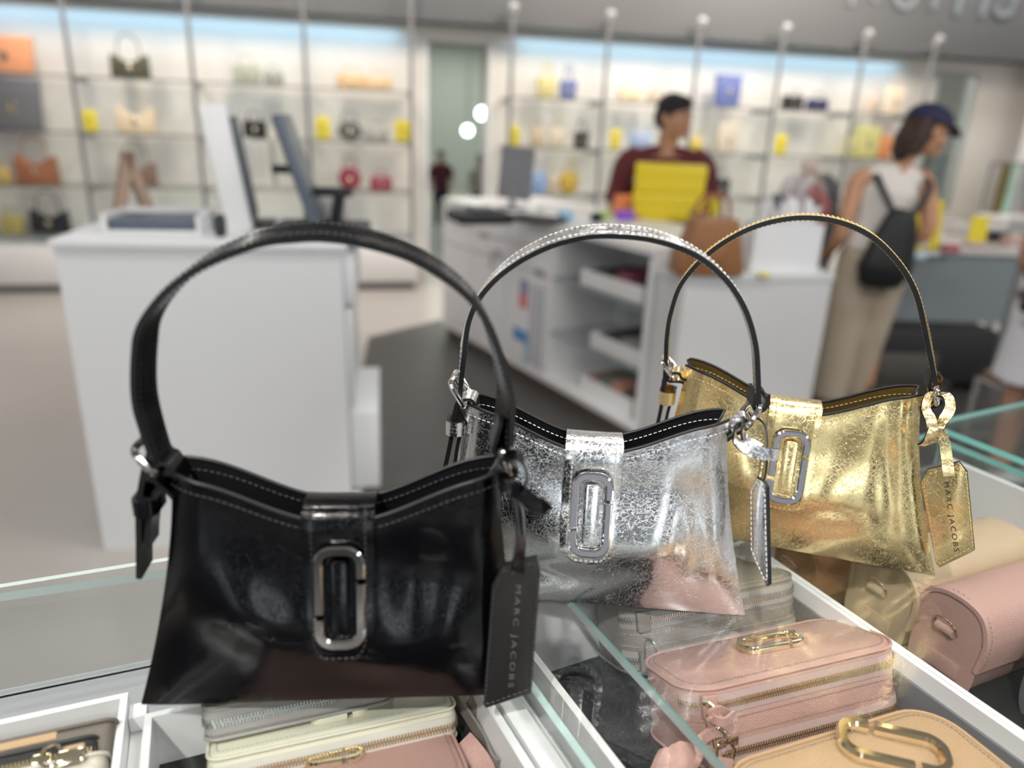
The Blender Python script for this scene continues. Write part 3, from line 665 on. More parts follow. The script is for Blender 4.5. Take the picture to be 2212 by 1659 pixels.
def left_fittings(b, pb, ptail, keep, tabend, tailend, dxr=1.0):
    """buckle, the strap's tail, keeper loop and inner tab at the left corner; arguments are local points"""
    met = b.sty['met']; lea = b.sty['lea']; Y = V((0, 1, 0))
    a, c = pb                                              # upper and lower end of the buckle's near bar
    d = (c-a); mid = (a+c)/2+V((0, .017, 0)); b.ring('buckle', mid, d, Y, d.length, .034, .00225, .005)
    mb = MB(); mb.tube([mid-V((0, .016, 0)), mid+V((0, .016, 0))], .0016, 8); mb.tube([mid, a+V((0, .017, .001))], .0012, 6); mb.build('buckle_pin', met, b.root)
    # tab from the bag corner up around the lower bar
    cr = b.side(.5, 1, -1)+V((-.004, 0, -.004)); loop = [cr+V((0, 0, -.020)), cr+V((-.004, 0, -.004)), c+V((-.006, .017, -.003)), c+V((-.004, .017, .004)), c+V((.003, .017, .0055)), c+V((.007, .017, .001)), cr+V((.004, 0, -.002)), cr+V((.003, 0, -.018))]
    mb = MB(); mb.ribbon(spline(loop, 6), Y, .021, .0026, 0, 1); mb.build('buckle_tab', [lea, 'edge'], b.root)
    mb = MB(); mb.ribbon(spline(ptail, 8), Y, .020, .0036, 0, 1); mb.build('strap_tail', [lea, 'edge'], b.root)
    k0, k1 = keep; kc = (k0+k1)/2; hx = (k1.x-k0.x)/2
    P = [V((kc.x+x, kc.y+y, kc.z)) for x, y in rrect(2*hx, .026, .007, 4)]
    mb = MB(); mb.ribbon([p for p in P], V((0, 0, 1)), abs(k1.z-k0.z)+.011, .0024, 0, 1, closed=True); mb.build('keeper_loop', [lea, 'edge'], b.root)
    mb = MB(); mb.ribbon(spline(tabend, 6), Y, .018, .0030, 0, 1); mb.build('inner_tab', [lea, 'edge'], b.root)
def right_fittings(b, top, bot, send):
    """ring at the right corner with the strap end folded round it and a tab down to the bag"""
    Y = V((0, 1, 0)); d = bot-top; mid = (top+bot)/2+V((0, .013, 0)); lea = b.sty['lea']
    b.ring('strap_ring', mid, d, Y, d.length, .026, .0023, .005)
    cr = b.side(.5, 1, 1); L = [cr+V((.006, 0, -.020)), cr+V((.005, 0, -.006)), bot+V((-.004, .013, .001)), bot+V((-.001, .013, .0048)), bot+V((.004, .013, .001)), cr+V((.008, 0, -.008)), cr+V((.008, 0, -.022))]
    mb = MB(); mb.ribbon(spline(L, 6), Y, .019, .0026, 0, 1); mb.build('corner_tab', [lea, 'edge'], b.root)
    a, w = send; t = top+V((0, .013, 0)); u = (a-t).normalized(); n = V((u.z, 0, -u.x))
    L = [a+n*.004, t+u*.006+n*.0052, t-u*.002+n*.0042, t-u*.0048, t-u*.002-n*.0042, t+u*.006-n*.0045, a-n*.004+u*.004]
    mb = MB(); mb.ribbon(spline(L, 6), Y, .0205, .0026, 1, 1, 0); mb.build('handle_end', [lea, 'edge'], b.root)
def tag_strap(b, pts, wv, w, name='tag_strap'):
    mb = MB(); P = spline(pts, 8); m = len(wv)-1; q = []
    for i in range(len(P)):
        f = i/(len(P)-1)*m; k = min(int(f), m-1); q.append(V(wv[k]).lerp(V(wv[k+1]), f-k))
    mb.ribbon(P, q, w, .0016, 0, 1, 0, nj=5); return mb.build(name, [b.sty['lea'], 'edge'], b.root)

# --- black
bk = Bag('shoulder_bag', 'glossy black leather shoulder bag with dark metal emblem standing nearest the camera', (-.247, .402), radians(5.7), .140, SB, (.140, .127),
         dents=((-.45, .42, .28, .20, -.004), (-.30, .60, .2, .1, .004), (.45, .62, .16, .22, .005), (.62, .40, .25, .3, -.004), (.25, .30, .25, .12, -.003))).build()
pix = [(349, 985), (328, 920), (312, 850), (312, 760), (325, 690), (378, 618), (455, 560), (560, 516), (640, 503), (705, 501), (800, 517), (900, 552), (990, 612), (1042, 676), (1075, 765), (1092, 850), (1090, 905), (1087, 950)]
ys = [.018]*len(pix)
bk.strap(pix, ys, .0215, [(.10, .98, 0), (.20, .96, 0), (.20, .96, 0), (.05, 1, .05), (0, 1, .22), (0, 1, .26), (0, 1, .22), (0, 1, .12), (-.15, 1, .05), (-.35, .94, 0), (-.45, .9, 0)])
p = bk.pl
left_fittings(bk, (p(285, 975, .002), p(335, 1030, .002)), [p(335, 965, .018), p(322, 1010, .018), p(312, 1080, .018), p(312, 1160, .018), p(312, 1230, .02)],
              (p(300, 1080, .018), p(345, 1080, .018)), [p(345, 1050, .018), p(337, 1090, .018), p(330, 1130, .018), p(328, 1170, .018)], None)
right_fittings(bk, p(1082, 975, .006), p(1103, 1030, .006), (p(1090, 915, .018), 0))
tg = bk.tag([(1086, 1221), (1160, 1203), (1167, 1240), (1148, 1497), (1050, 1530), (1044, 1522), (1062, 1268)], (.262, -.012, .06), radians(-6), tdir=((1120, 1262), (1103, 1482)), mt='black_tag')
tag_strap(bk, [p(1090, 985, -.003), p(1120, 985, -.008), p(1136, 1010, -.01), p(1138, 1045, -.010), p(1134, 1062, -.010)], [(0, 1, 0), (0, 1, .3), (.4, .8, 0)], .010)
tag_strap(bk, [p(1078, 990, -.004), p(1078, 1015, -.010), p(1096, 1045, -.012), p(1125, 1065, -.012), p(1150, 1085, -.010), p(1178, 1106, -.008)], [(0, 1, 0), (.3, .8, .3), (.6, .3, .8), (.7, .2, .6), (.9, 0, -.45)], [.010]*34+[.013]*7 )
tag_strap(bk, [p(1100, 1040, -.006), p(1116, 1100, -.006), p(1121, 1160, -.010), p(1118, 1205, -.016), p(1117, 1238, -.016)], [(.5, .85, 0), (.3, .95, 0), (.5, .85, 0), (1, .1, 0)], .009)
tag_strap(bk, [p(1113, 1060, 0), p(1128, 1110, 0), p(1130, 1165, -.004), p(1124, 1205, -.008), p(1119, 1238, -.006)], [(.2, 1, 0), (.2, 1, 0), (.6, .8, 0), (1, .1, 0)], .008)

# --- silver
sv = Bag('shoulder_bag', 'crinkled silver metallic leather shoulder bag standing in the middle', (-.035, .546), radians(-3.9), .103, SS, (.134, .139),
         dents=((.45, .50, .3, .25, -.006), (.30, .30, .3, .10, .003), (-.55, .45, .25, .3, .006), (.70, .40, .10, .3, .004), (-.3, .20, .4, .08, .004))).build()
pix = [(992, 868), (998, 790), (1004, 735), (1018, 680), (1050, 622), (1105, 568), (1180, 526), (1255, 504), (1325, 500), (1410, 510), (1495, 542), (1560, 594), (1604, 660), (1628, 735), (1634, 800), (1636, 865)]
sv.strap(pix, [.018]*len(pix), .0205, [(-.12, 1, 0), (-.22, 1, 0), (0, 1, 0), (0, 1, .2), (0, 1, .25), (0, 1, .22), (-.1, 1, .15), (0, 1, .05), (.10, 1, 0), (.12, 1, 0)])
p = sv.pl
left_fittings(sv, (p(972, 830, .002), p(1005, 884, .002)), [p(992, 862, .018), p(986, 885, .018), p(980, 930, .018), p(969, 985, .018), p(956, 1040, .018), p(945, 1090, .018)],
              (p(969, 915, .016), p(1004, 915, .016)), [p(1004, 905, .016), p(996, 935, .016), p(990, 965, .016), p(986, 998, .016)], None)
right_fittings(sv, p(1644, 880, .006), p(1612, 925, .006), (p(1637, 850, .018), 0))
n_ = radians(-72)
sv.tag([(1633, 1030), (1648, 1040), (1655, 1052), (1660, 1262), (1655, 1266), (1622, 1195), (1621, 1050)], (.228, .01, .10), n_, txt=False)
tag_strap(sv, [p(1596, 905, .010), p(1588, 925, -.002), p(1592, 950, -.010), p(1612, 968, -.014), p(1640, 978, -.014), p(1668, 982, -.013), p(1680, 982, -.012)], [(0, 1, 0), (.2, 1, 0), (.1, .8, .6), (0, .3, 1), (0, .1, 1), (0, 0, 1)], .0095)
tag_strap(sv, [p(1604, 900, .0), p(1604, 935, -.005), p(1616, 955, -.006), p(1640, 972, -.008)], [(0, 1, 0), (.4, 1, 0), (.2, .8, .6), (0, .4, 1)], .010)
tag_strap(sv, [p(1620, 895, .022), p(1642, 905, .022), p(1653, 930, .018), p(1655, 970, .010), p(1653, 1010, .004), p(1646, 1040, .0), p(1640, 1052, 0)], [(0, 1, 0), (0, 1, 0), (.1, 1, 0), (.1, 1, 0), (.2, 1, 0)], .0095)

# --- gold
gd = Bag('shoulder_bag', 'crinkled gold metallic leather shoulder bag standing farthest back', (.183, .667), radians(-16.3), .0845, SG, (.134, .148),
         dents=((.40, .55, .3, .28, -.005), (.35, .28, .35, .09, .004), (-.6, .5, .2, .3, .005), (.75, .55, .08, .4, .003))).build()
pix = [(1437, 825), (1440, 770), (1443, 720), (1451, 672), (1472, 612), (1515, 560), (1570, 518), (1640, 485), (1720, 469), (1800, 475), (1876, 506), (1936, 562), (1975, 625), (1997, 700), (2010, 765), (2020, 825)]
gd.strap(pix, [.018]*len(pix), .0200, [(-.05, 1, 0), (0, 1, 0), (0, 1, .02), (0, 1, .0), (0, 1, -.05), (0, 1, -.02), (0, 1, 0), (.1, 1, 0), (.25, 1, 0), (.15, 1, 0)])
p = gd.pl
left_fittings(gd, (p(1430, 785, .002), p(1456, 822, .002)), [p(1436, 815, .018), p(1434, 840, .018), p(1430, 875, .018), p(1420, 920, .018), p(1408, 970, .018), p(1400, 1010, .018)],
              (p(1427, 853, .016), p(1457, 853, .016)), [p(1458, 840, .016), p(1450, 865, .016), p(1443, 890, .016), p(1438, 918, .016)], None)
right_fittings(gd, p(2023, 838, .006), p(2023, 876, .006), (p(2018, 812, .018), 0))
gd.tag([(2003, 1014), (2064, 999), (2072, 997), (2090, 1020), (2106, 1188), (2100, 1192), (2030, 1226), (2022, 1218), (1988, 1042)], (.214, -.004, .10), radians(-14), tdir=((2043, 1040), (2066, 1190)))
tag_strap(gd, [p(2018, 852, .006), p(2003, 862, -.002), p(2000, 885, -.008), p(2010, 905, -.012), p(2015, 928, -.0125)], [(.6, .8, 0), (.8, .5, 0), (1, .1, 0), (1, .1, .3)], .0085)
tag_strap(gd, [p(2026, 852, .008), p(2046, 856, .003), p(2052, 880, -.002), p(2040, 905, -.008), p(2022, 928, -.0145), p(2008, 950, -.014), p(1990, 962, -.012)], [(.3, 1, 0), (.8, .5, .4), (1, .1, .3), (1, 0, .7), (.8, 0, .7), (.8, 0, .6)], [.0085]*28+[.011]*21)
tag_strap(gd, [p(2028, 925, -.006), p(2038, 950, -.006), p(2044, 985, -.008), p(2047, 1010, -.0115), p(2050, 1028, -.0125)], [(1, .3, 0), (1, .1, 0), (1, 0, 0)], .0095)
# ------------------------------------------------------------------ wallets and small bags inside the cases
def outline_path(L, D, r, inset=0, n=7): return [V((x+L/2, y+D/2, 0)) for x, y in rrect(L-2*inset, D-2*inset, max(.002, r-inset), n)]
def zipper(parent, path, tape, teeth, w=.016, tw=.0052, out=None, label=None, pull_at=None):
    """coil along a path (points with outward normals): a fabric tape and metal teeth"""
    P = [q[0] for q in path]; Nn = [q[1] for q in path]; up = V((0, 0, 1))
    mb = MB(); G = [[p+n*.0004+up*(w*(k/4-.5)) + n*(.0008*(1-abs(k/2-1))) for k in range(5)] for p, n in path]; mb.sheet(G, .0008); z = mb.build('zip_tape', tape, parent)
    mb = MB(); acc = 0; step = .00115; side = 1
    for i in range(len(P)-1):
        a, b = P[i], P[i+1]; L = (b-a).length; d = (b-a).normalized(); n = Nn[i]
        while acc < L:
            c = a+d*acc+n*.0016+up*(side*tw*.24); h = d*.00046; k = up*(tw*.32); m = n*.0008
            mb.add([c-h-k-m, c+h-k-m, c+h+k-m, c-h+k-m, c-h-k+m, c+h-k+m, c+h+k+m, c-h+k+m], [(3, 2, 1, 0), (4, 5, 6, 7), (0, 1, 5, 4), (1, 2, 6, 5), (2, 3, 7, 6), (3, 0, 4, 7)])
            side = -side; acc += step
        acc -= L
    mb.build('zip_teeth', teeth, z, smooth=False, kind='stuff'); return z
def perim(L, D, r, z, a, b, out=0.0):
    """part a..b of the outline (0 = front-left corner, going right along the front, then up the right side)"""
    P = outline_path(L, D, r, -out); n = len(P); st = min(range(n), key=lambda i: P[i].x*1.0+P[i].y*1.0)
    P = [P[(st+i) % n] for i in range(n)]
    if P[1].x < P[0].x: P = [P[0]]+P[1:][::-1]
    P = resample(P+[P[0]], .0025); N = len(P); i0, i1 = int(a*N), int(b*N); c = V((L/2, D/2, 0)); o = []
    for i in range(i0, i1):
        p = P[i % N]; T = (P[(i+1) % N]-P[(i-1) % N]).normalized(); nn = V((T.y, -T.x, 0)); nn = nn if nn.dot(p-c) > 0 else -nn
        o.append((p+V((0, 0, z)), nn))
    return o
def dring(parent, c, ax, up, w, h, r, m, name='d_ring'):
    ax = V(ax).normalized(); up = V(up); up = (up-ax*up.dot(ax)).normalized(); P = [V(c)+ax*(w/2*cos(t))+up*(h*sin(t)) for t in [pi*k/12 for k in range(13)]]
    mb = MB(); mb.tube(P, r, 8, closed=True); return mb.build(name, m, parent)
def zip_bag(name, label, cat, P, yaw, tilt, L, D, T, lea, zips, tape, teeth, r=.012, em=None, rng=(-.30, .62), top=None, roll=0, puller=None, group=None):
    X = frame(P, yaw, tilt, roll); t = thing(name, label, cat, X=X, group=group)
    mb = MB(); o = [(p.x, p.y) for p in outline_path(L, D, r)]; mb.prism(o, -T, 0, min(.004, T/4), 0); mb.build('body', lea, t, ang=50)
    mb = MB()
    for z in (-.0016, -T+.0016): mb.tube([V((p.x, p.y, z)) for p in outline_path(L, D, r, -.0006)], .0014, 8, closed=True)
    mb.build('piping', (top or lea).replace('l_', 'p_') if (top or lea).startswith('l_') else (top or lea), t)
    mb = MB(); o = outline_path(L, D, r, .0055); stitches(mb, [p+V((0, 0, .0002)) for p in o+[o[0]]], (0, 0, 1), .0022, .0011, .0003)
    for z in zips:
        for dz in (-.0125, .0125):
            if -T+.004 < z*T+dz < -.004: stitches(mb, [q[0]+V((0, 0, dz)) for q in perim(L, D, r, z*T, rng[0], rng[1], .0005)], lambda q: V((0, -1, 0)) if q.y < D*.5 and r < q.x < L-r else (V((1, -.2, 0)) if q.x > L/2 else V((-1, -.2, 0))), .0022, .0011, .0003)
    mb.build('stitching', fm((.25, .2, .18)) if lea in ('l_pink', 'l_tan') else fm((.45, .43, .41)), t, smooth=False, kind='stuff')
    for z in zips: zipper(t, perim(L, D, r, z*T, rng[0], rng[1], .0002), tape, teeth)
    if em: emblem(t, Matrix.Translation((em[0], em[1], .0002)) @ Matrix.Rotation(em[2], 4, 'Z'), w=em[3], h=em[4], r=em[3]*.38, bw=em[5], th=em[6], metal=em[7])
    return t, X
# wallets in the middle tray
yw = radians(19.5)
w2, X2 = zip_bag('wallet', 'cream leather zip wallet with cream emblem under the black bag', 'wallet', atz(448, 1640, 1.014), yw, radians(-14), .178, .092, .028, 'creamsmooth', (-.55,), 'tape_cream', 'zipbrass', .008,
                 em=(.092, .026, pi/2, .020, .040, .0050, .0045, 'creamsmooth'), top='l_cream')
w1, X1 = zip_bag('wallet', 'grey zip wallet with silver teeth lying on the cream one', 'wallet', atz(438, 1528, 1.038), radians(20.5), radians(-24), .135, .060, .026, 'l_greige', (-.5,), 'tape_grey', 'zipnickel', .010, top='l_greige')
w3, X3 = zip_bag('wallet', 'dusty pink zip wallet with gold emblem in front of the cream one', 'wallet', atz(1012, 1668, 1.002)-V((.168*cos(radians(20)), .168*sin(radians(20)), 0)), radians(20), radians(-10), .168, .082, .026, 'l_pink', (-.55,), 'tape_pink', 'zipbrass', .010,
                 em=(.080, .052, pi/2-.1, .020, .040, .0045, .0050, 'brass'), rng=(-.1, .62))
mb = MB(); mb.tube([X3 @ V((.160+.007*cos(a), .074, .002+.007*sin(a))) for a in [2*pi*k/16 for k in range(16)]], .0009, 6, closed=True); mb.tube([X3 @ V((.170+.006*cos(a), .068+.003*sin(a), .003+.006*sin(a))) for a in [2*pi*k/16 for k in range(16)]], .0009, 6, closed=True)
ch = mb.build('ring_clasp', 'brass', None); ch.parent = w3; ch.matrix_local = X3.inverted()
q = lambda x, y, z: X3.inverted() @ atz(x, y, z)
mb = MB(); mb.ribbon(spline([q(1000, 1600, .992), q(1022, 1625, .990), q(1045, 1660, .987), q(1068, 1720, .985)], 8), V((1, .15, .5)), .016, .003, 0); mb.ribbon(spline([q(985, 1612, .988), q(1005, 1650, .984), q(1022, 1710, .98)], 8), V((1, .15, .3)), .013, .003, 0); mb.build('wrist_strap', 'l_pink', w3)
# taupe wristlet loop
wl = thing('wrist_strap', 'taupe stitched wrist loop lying on the felt beside the pink wallet', 'strap', (0, 0, 0))
a_ = [atz(985, 1505, 1.0), atz(1010, 1545, .995), atz(1045, 1600, .988), atz(1062, 1640, .987), atz(1076, 1652, .987), atz(1086, 1640, .989), atz(1080, 1605, .992), atz(1050, 1560, .996), atz(1012, 1512, 1.004)]
P = spline(a_, 8); mb = MB(); mb.ribbon(P, V((0, 0, 1)), .013, .0024, 0); mb.build('strap_loop', 'l_taupe', wl)
mb = MB()
for s_ in (-1, 1): stitches(mb, [p+V((0, 0, s_*.0045)) for p in P], (.5, -.8, 0), off=.0014); stitches(mb, [p+V((0, 0, s_*.0045)) for p in P], (-.5, .8, 0), off=.0014)
mb.build('stitching', fm((.55, .52, .48)), wl, smooth=False, kind='stuff')
# pouches in the left tray
def pouch(label, P, L, D, T, lea, zp, tape, teeth, tilt=0, em=None, yaw=21.5): return zip_bag('pouch', label, 'pouch', P, radians(yaw), radians(tilt), L, D, T, lea, zp, tape, teeth, .007, em=em, rng=(-.05, .45))
lw = lambda a, b, z: LW(a, b, z)
def pp(px, py, z, L): q = atz(px, py, z); return q - V((L*cos(radians(21.5)), L*sin(radians(21.5)), 0))
p1, Xp1 = pouch('brown pouch with black edge at the back of the left tray', pp(247, 1546, 1.030, .185), .185, .070, .026, 'l_dkbrown', (), 'tape_black', 'zipbrass', -62)
mb = MB(); mb.bbox((.0, -.0012, -.008), (.150, .002, -.002), .0008); mb.build('top_band', 'l_tan', p1)
p2, Xp2 = pouch('black pouch with brass zip in front of the brown pouch', pp(205, 1583, 1.030, .185), .185, .068, .024, 'l_black', (-.5,), 'tape_black', 'zipbrass', -62)
p3, Xp3 = pouch('ivory leather pouch with rounded end in front of the black one', pp(226, 1618, 1.028, .180), .180, .066, .018, 'l_ivory', (), 'tape_cream', 'zipbrass', -58)
p4, Xp4 = pouch('pale pink pouch with silver zip nearest in the left tray', pp(212, 1652, 1.026, .185), .185, .064, .026, 'l_cream', (-.5,), 'tape_pink', 'zipnickel', -58)
def zip_pull(parent, X, x, y, z, m):
    mb = MB(); mb.bbox((x-.006, y-.004, z-.004), (x+.006, y+.001, z+.004), .001); mb.tube([V((x+.006+.006*cos(a), y-.004-.003*abs(sin(a)), z+.007*sin(a))) for a in [2*pi*k/14 for k in range(14)]], .0012, 6, closed=True)
    mb.bbox((x+.010, y-.009, z-.009), (x+.026, y-.006, z+.001), .0012); return mb.build('zip_pull', m, parent)
zip_pull(p2, Xp2, .155, -.002, -.012, 'brass'); zip_pull(p4, Xp4, .110, -.002, -.010, 'nickel')
mb = MB(); mb.bbox((.165, -.004, -.018), (.180, .0, -.006), .001); mb.build('leather_tab', 'l_tan', p2)
# camera bags in the right case
def camera_bag(label, P, yaw, tilt, L, D, T, lea, tape, teeth, zips, em, knob, group=None):
    t, X = zip_bag('camera_bag', label, 'handbag', P, radians(yaw), radians(tilt), L, D, T, 'l_'+lea, zips, tape, teeth, .026, em=em, rng=(-.02, .40), roll=0)
    # end tabs that hide the zip ends, D-ring with strap loop at the left end
    mb = MB()
    for x in (.010,):
        for z in zips: mb.bbox((x, -.0024, z*T-.009), (x+.013, .004, z*T+.009), .001)
    if zips: mb.build('zip_end_tab', 'l_'+lea, t)
    return t, X
tb, Xt = camera_bag('taupe leather camera bag with silver zips at the back of the case', atz(1352, 1316, 1.038), 20, -21, .190, .085, .062, 'taupe', 'tape_grey', 'zipnickel', (-.22, -.80), None, 'nickel')
dring(tb, (.012, -.006, -.035), (0, 0, 1), (1, -.6, 0), .018, .010, .0011, 'nickel'); dring(tb, (.016, -.008, -.052), (.3, 0, 1), (1, -.6, 0), .014, .008, .0010, 'nickel', 'ring')
mb = MB(); mb.bbox((.150, .078, -.012), (.176, .092, .004), .003); mb.build('zip_pull_wrap', 'l_taupe', tb)
mb = MB(); mb.tube([(.183, .070, -.006), (.190, .060, -.010), (.194, .050, -.020)], .0022, 8); mb.bbox((.186, .062, -.012), (.192, .074, .004), .0015); mb.build('zip_pull', 'nickel', tb)
pk, Xk = camera_bag('dusty pink leather camera bag with two brass zips and gold emblem', atz(1490, 1496, 1.038), 19.5, -21, .208, .086, .062, 'pink', 'tape_pink', 'zipbrass', (-.23, -.84), (.112, .050, pi/2-.06, .023, .056, .0050, .0065, 'brass'), 'brass')
dring(pk, (.014, -.006, -.034), (0, 0, 1), (1, -.8, 0), .016, .009, .0013, 'brass')
# knotted leather pull hanging from the pink bag, and the strap clip beside it
kn_ = Xk.to_3x3() @ V((0, -1, 0))
def kw(x, y, o): return Xk.inverted() @ onpl(x, y, Xk @ V((0, -o, 0)), kn_)          # on the bag's front, o in front of it
mb = MB(); R_ = [(1540, 1535, .006), (1555, 1555, .012), (1577, 1570, .010), (1582, 1552, .004), (1552, 1533, .012), (1532, 1550, .010), (1545, 1578, .004), (1562, 1585, .004)]
mb.ribbon(spline([kw(*r) for r in R_], 8), V((.2, -.3, 1)), .0065, .0022, 0); mb.ribbon(spline([kw(1530, 1545, .008), kw(1560, 1560, .016), kw(1585, 1545, .010)], 8), V((0, -.2, 1)), .007, .0022, 0)
mb.ribbon(spline([kw(1560, 1578, .006), kw(1538, 1582, .007), kw(1518, 1596, .008), kw(1500, 1610, .010)], 8), V((.4, 0, .9)), .0085, .0028, 0); mb.build('knotted_pull', 'l_pink', pk)
mb = MB(); mb.tube([kw(1520, 1518, .003), kw(1530, 1520, .007), kw(1548, 1535, .009)], .0018, 8); mb.build('zip_pull', 'brass', pk)
mb = MB(); P = [kw(1510, 1600, .011), kw(1490, 1618, .012), kw(1466, 1648, .014), kw(1446, 1690, .016), kw(1430, 1740, .018)]
mb.ribbon(spline(P, 6), V((1, 0, .5)), [.018]*6+[.024]*6+[.030]*13, .005, 0, nj=7, belly=-.003); mb.build('tassel', 'l_pink', pk)
mb = MB(); C = [kw(1548, 1645, .006), kw(1549, 1618, .006), kw(1560, 1602, .006), kw(1577, 1602, .006), kw(1585, 1618, .006), kw(1582, 1643, .006)]
mb.tube(spline(C, 6), .0012, 8); mb.tube([kw(1570, 1600, .006), kw(1590, 1592, .004), kw(1590, 1606, .004)], .0022, 8); mb.build('strap_clip', 'brass', pk)
mb = MB(); mb.ribbon([kw(1566, 1636, .006), kw(1563, 1665, .008), kw(1558, 1710, .010)], V((1, 0, .1)), .013, .003, 0); mb.build('strap_end', 'l_pink', pk)
tn, Xn = zip_bag('camera_bag', 'tan leather camera bag with large gold emblem nearest in the right case', 'handbag', (.193, .283, 1.030), radians(21), radians(-2), .197, .120, .05, 'l_tan', (), 'tape_pink', 'zipbrass', .030,
                 em=(.130, .091, pi/2-.66, .032, .068, .0078, .0078, 'brass'))
# mini messenger bags standing in the right-hand compartment
def mini_bag(label, e1, e2, lea, H=.088, D=.062, L=.19, ring='brass', dz=0, turn=0.0):
    t = thing('messenger_bag', label, 'handbag', X=frame(RW(e1, e2, .936+dz), YR+turn)); lk_ = 'l_'+lea
    prof = [(-D*.42, .004), (-D*.50, H*.25), (-D*.50, H*.62), (-D*.44, H*.92), (-D*.30, H), (D*.30, H), (D*.44, H*.92), (D*.5, H*.6), (D*.5, H*.25), (D*.42, .004), (D*.25, 0), (-D*.25, 0)]
    X = Matrix.Rotation(pi/2, 4, 'Z') @ Matrix.Rotation(pi/2, 4, 'X'); mb = MB(); pr = [tuple(p.to_2d()) for p in spline([V((*p, 0)) for p in prof+[prof[0]]], 4)[:-1]]
    mb.prism(pr[::1], 0, L, .006, 0, X=X); mb.build('body', lk_, t, ang=50)
    mb = MB(); mb.tube([(.004, p[0], p[1]) for p in pr], .0015, 6, closed=True); mb.tube([(L-.004, p[0], p[1]) for p in pr], .0015, 6, closed=True); mb.build('piping', lk_.replace('l_', 'p_'), t)
    fl = spline([V((0, D*.56, H*.55)), V((0, D*.55, H*.9)), V((0, D*.30, H*1.06)), V((0, -D*.1, H*1.10)), V((0, -D*.48, H*1.03)), V((0, -D*.66, H*.78)), V((0, -D*.62, H*.42))], 6)
    mb = MB(); mb.sheet([[p+V((x, 0, 0)) for x in (-.003, .02, L*.5, L-.02, L+.003)] for p in fl], .004); f = mb.build('flap', lk_, t, ang=50)
    mb = MB(); stitches(mb, [p+V((.003, 0, 0)) for p in fl], lambda p: V((0, p.y*6, p.z-H*.5)).normalized(), off=.0023); mb.build('stitching', fm((.3, .22, .18)), f, smooth=False, kind='stuff')
    mb = MB(); mb.prism(rrect(D*.30, H*.42, .002), 0, .0022, .0008, 0, X=Matrix.Translation((0, -D*.02, H*.27)) @ Matrix.Rotation(-pi/2, 4, 'Y')); mb.build('side_patch', lk_, t)
    mb = MB(); mb.tube([(-.004, -.009, H*.70), (-.004, .009, H*.70)], .0052, 10); mb.build('ring_loop', lk_, t)
    dring(t, (-.0045, 0, H*.71), (0, 1, 0), (-.5, 0, 1), .024, .015, .0011, ring); return t
mini_bag('dusty pink messenger bag with rolled flap and gold D-ring beside the white rail', .655, .332, 'pink', turn=-.06, D=.056, H=.090)
mini_bag('beige messenger bag behind the pink one under the gold tag', .652, .405, 'beige', turn=-.04)
mini_bag('dark grey messenger bag nearest the right edge of the case', .690, .240, 'grey', ring='nickel', turn=-.10, H=.082)
mini_bag('brown leather messenger bag behind the beige one under the gold bag', .605, .478, 'brown', turn=-.02, D=.05, H=.080)
flatbox('wallet', 'red leather wallet with slots under the gold bag', 'wallet', RW(.475, .468, .936), YR, (.05, .035, .07), (.30, .03, .04))
# ------------------------------------------------------------------ counters and what stands on them
def quad_prism(mb, Q, z0, z1, mi=0): 
    vs = [(x, y, z0) for x, y in Q]+[(x, y, z1) for x, y in Q]; mb.add(vs, [(3, 2, 1, 0), (4, 5, 6, 7), (0, 1, 5, 4), (1, 2, 6, 5), (2, 3, 7, 6), (3, 0, 4, 7)], mi)
CY = radians(10); c1 = thing('sales_counter', 'tall pale grey sales counter behind the black bag', 'counter', (-1.375, 2.19, 0), CY)
mb = MB(); mb.box((0, 0, 0), (.835, .60, 1.035)); mb.build('body', 'counter', c1, smooth=False)
mb = MB(); mb.bbox((-.012, -.012, 1.035), (.85, .62, 1.06), .003); mb.build('worktop', 'counter', c1)
for i, (z0, z1, w, y0) in enumerate(((.86, 1.0, .035, .02), (.50, .84, .02, .02), (.18, .47, .10, .04), (.02, .16, .03, .02))):
    mb = MB(); mb.bbox((.836, y0, z0), (.836+w, .54, z1), .003); mb.build('drawer', 'counter', c1)
def cpt(x, y, z=1.06): return V((-1.375, 2.19, 0)) + Matrix.Rotation(CY, 3, 'Z') @ V((x, y, z))
t = thing('document_tray', 'low white tray with dark slot on the tall counter', 'tray', cpt(.10, .12), CY)
mb = MB(); mb.bbox((0, 0, 0), (.29, .22, .012), .003); mb.box((0, 0, .012), (.012, .22, .06)); mb.box((.278, 0, .012), (.29, .22, .06)); mb.box((0, .208, .012), (.29, .22, .06)); mb.build('tray_body', 'white', t)
mb = MB(); mb.bbox((.016, .004, .013), (.274, .20, .045), .003); mb.build('laptop', fm((.10, .12, .16)), t)
t = thing('easel_sign', 'tan wooden easel standing on the tall counter beside the tray', 'sign stand', cpt(.10, .44), CY+.5)
for s_, nm in ((-1, 'leg'), (1, 'leg')):
    mb = MB(); mb.box((-.016, -.035, 0), (.016, .035, .24), X=Matrix.Translation((s_*.055, 0, 0)) @ Matrix.Rotation(-s_*.25, 4, 'Y')); mb.build(nm, fm((.42, .30, .22)), t)
t = thing('display_screen', 'thin white screen panel leaning back on the tall counter', 'screen', cpt(.50, .22), CY+.1)
mb = MB(); mb.bbox((-.05, 0, 0), (.035, .30, .40), .006, X=Matrix.Rotation(-.14, 4, 'Y')); mb.build('panel', 'white', t)
mb = MB(); mb.bbox((.036, .01, .02), (.043, .29, .36), .003, X=Matrix.Rotation(-.14, 4, 'Y')); mb.build('screen', fm((.12, .14, .17)), t)
mb = MB(); mb.bbox((-.03, .05, 0), (.10, .25, .012), .004); mb.build('foot', fm((.02, .02, .02)), t)
t = thing('cash_register_screen', 'slate blue touch screen tilted back on a black stand', 'screen', cpt(.70, .26), CY)
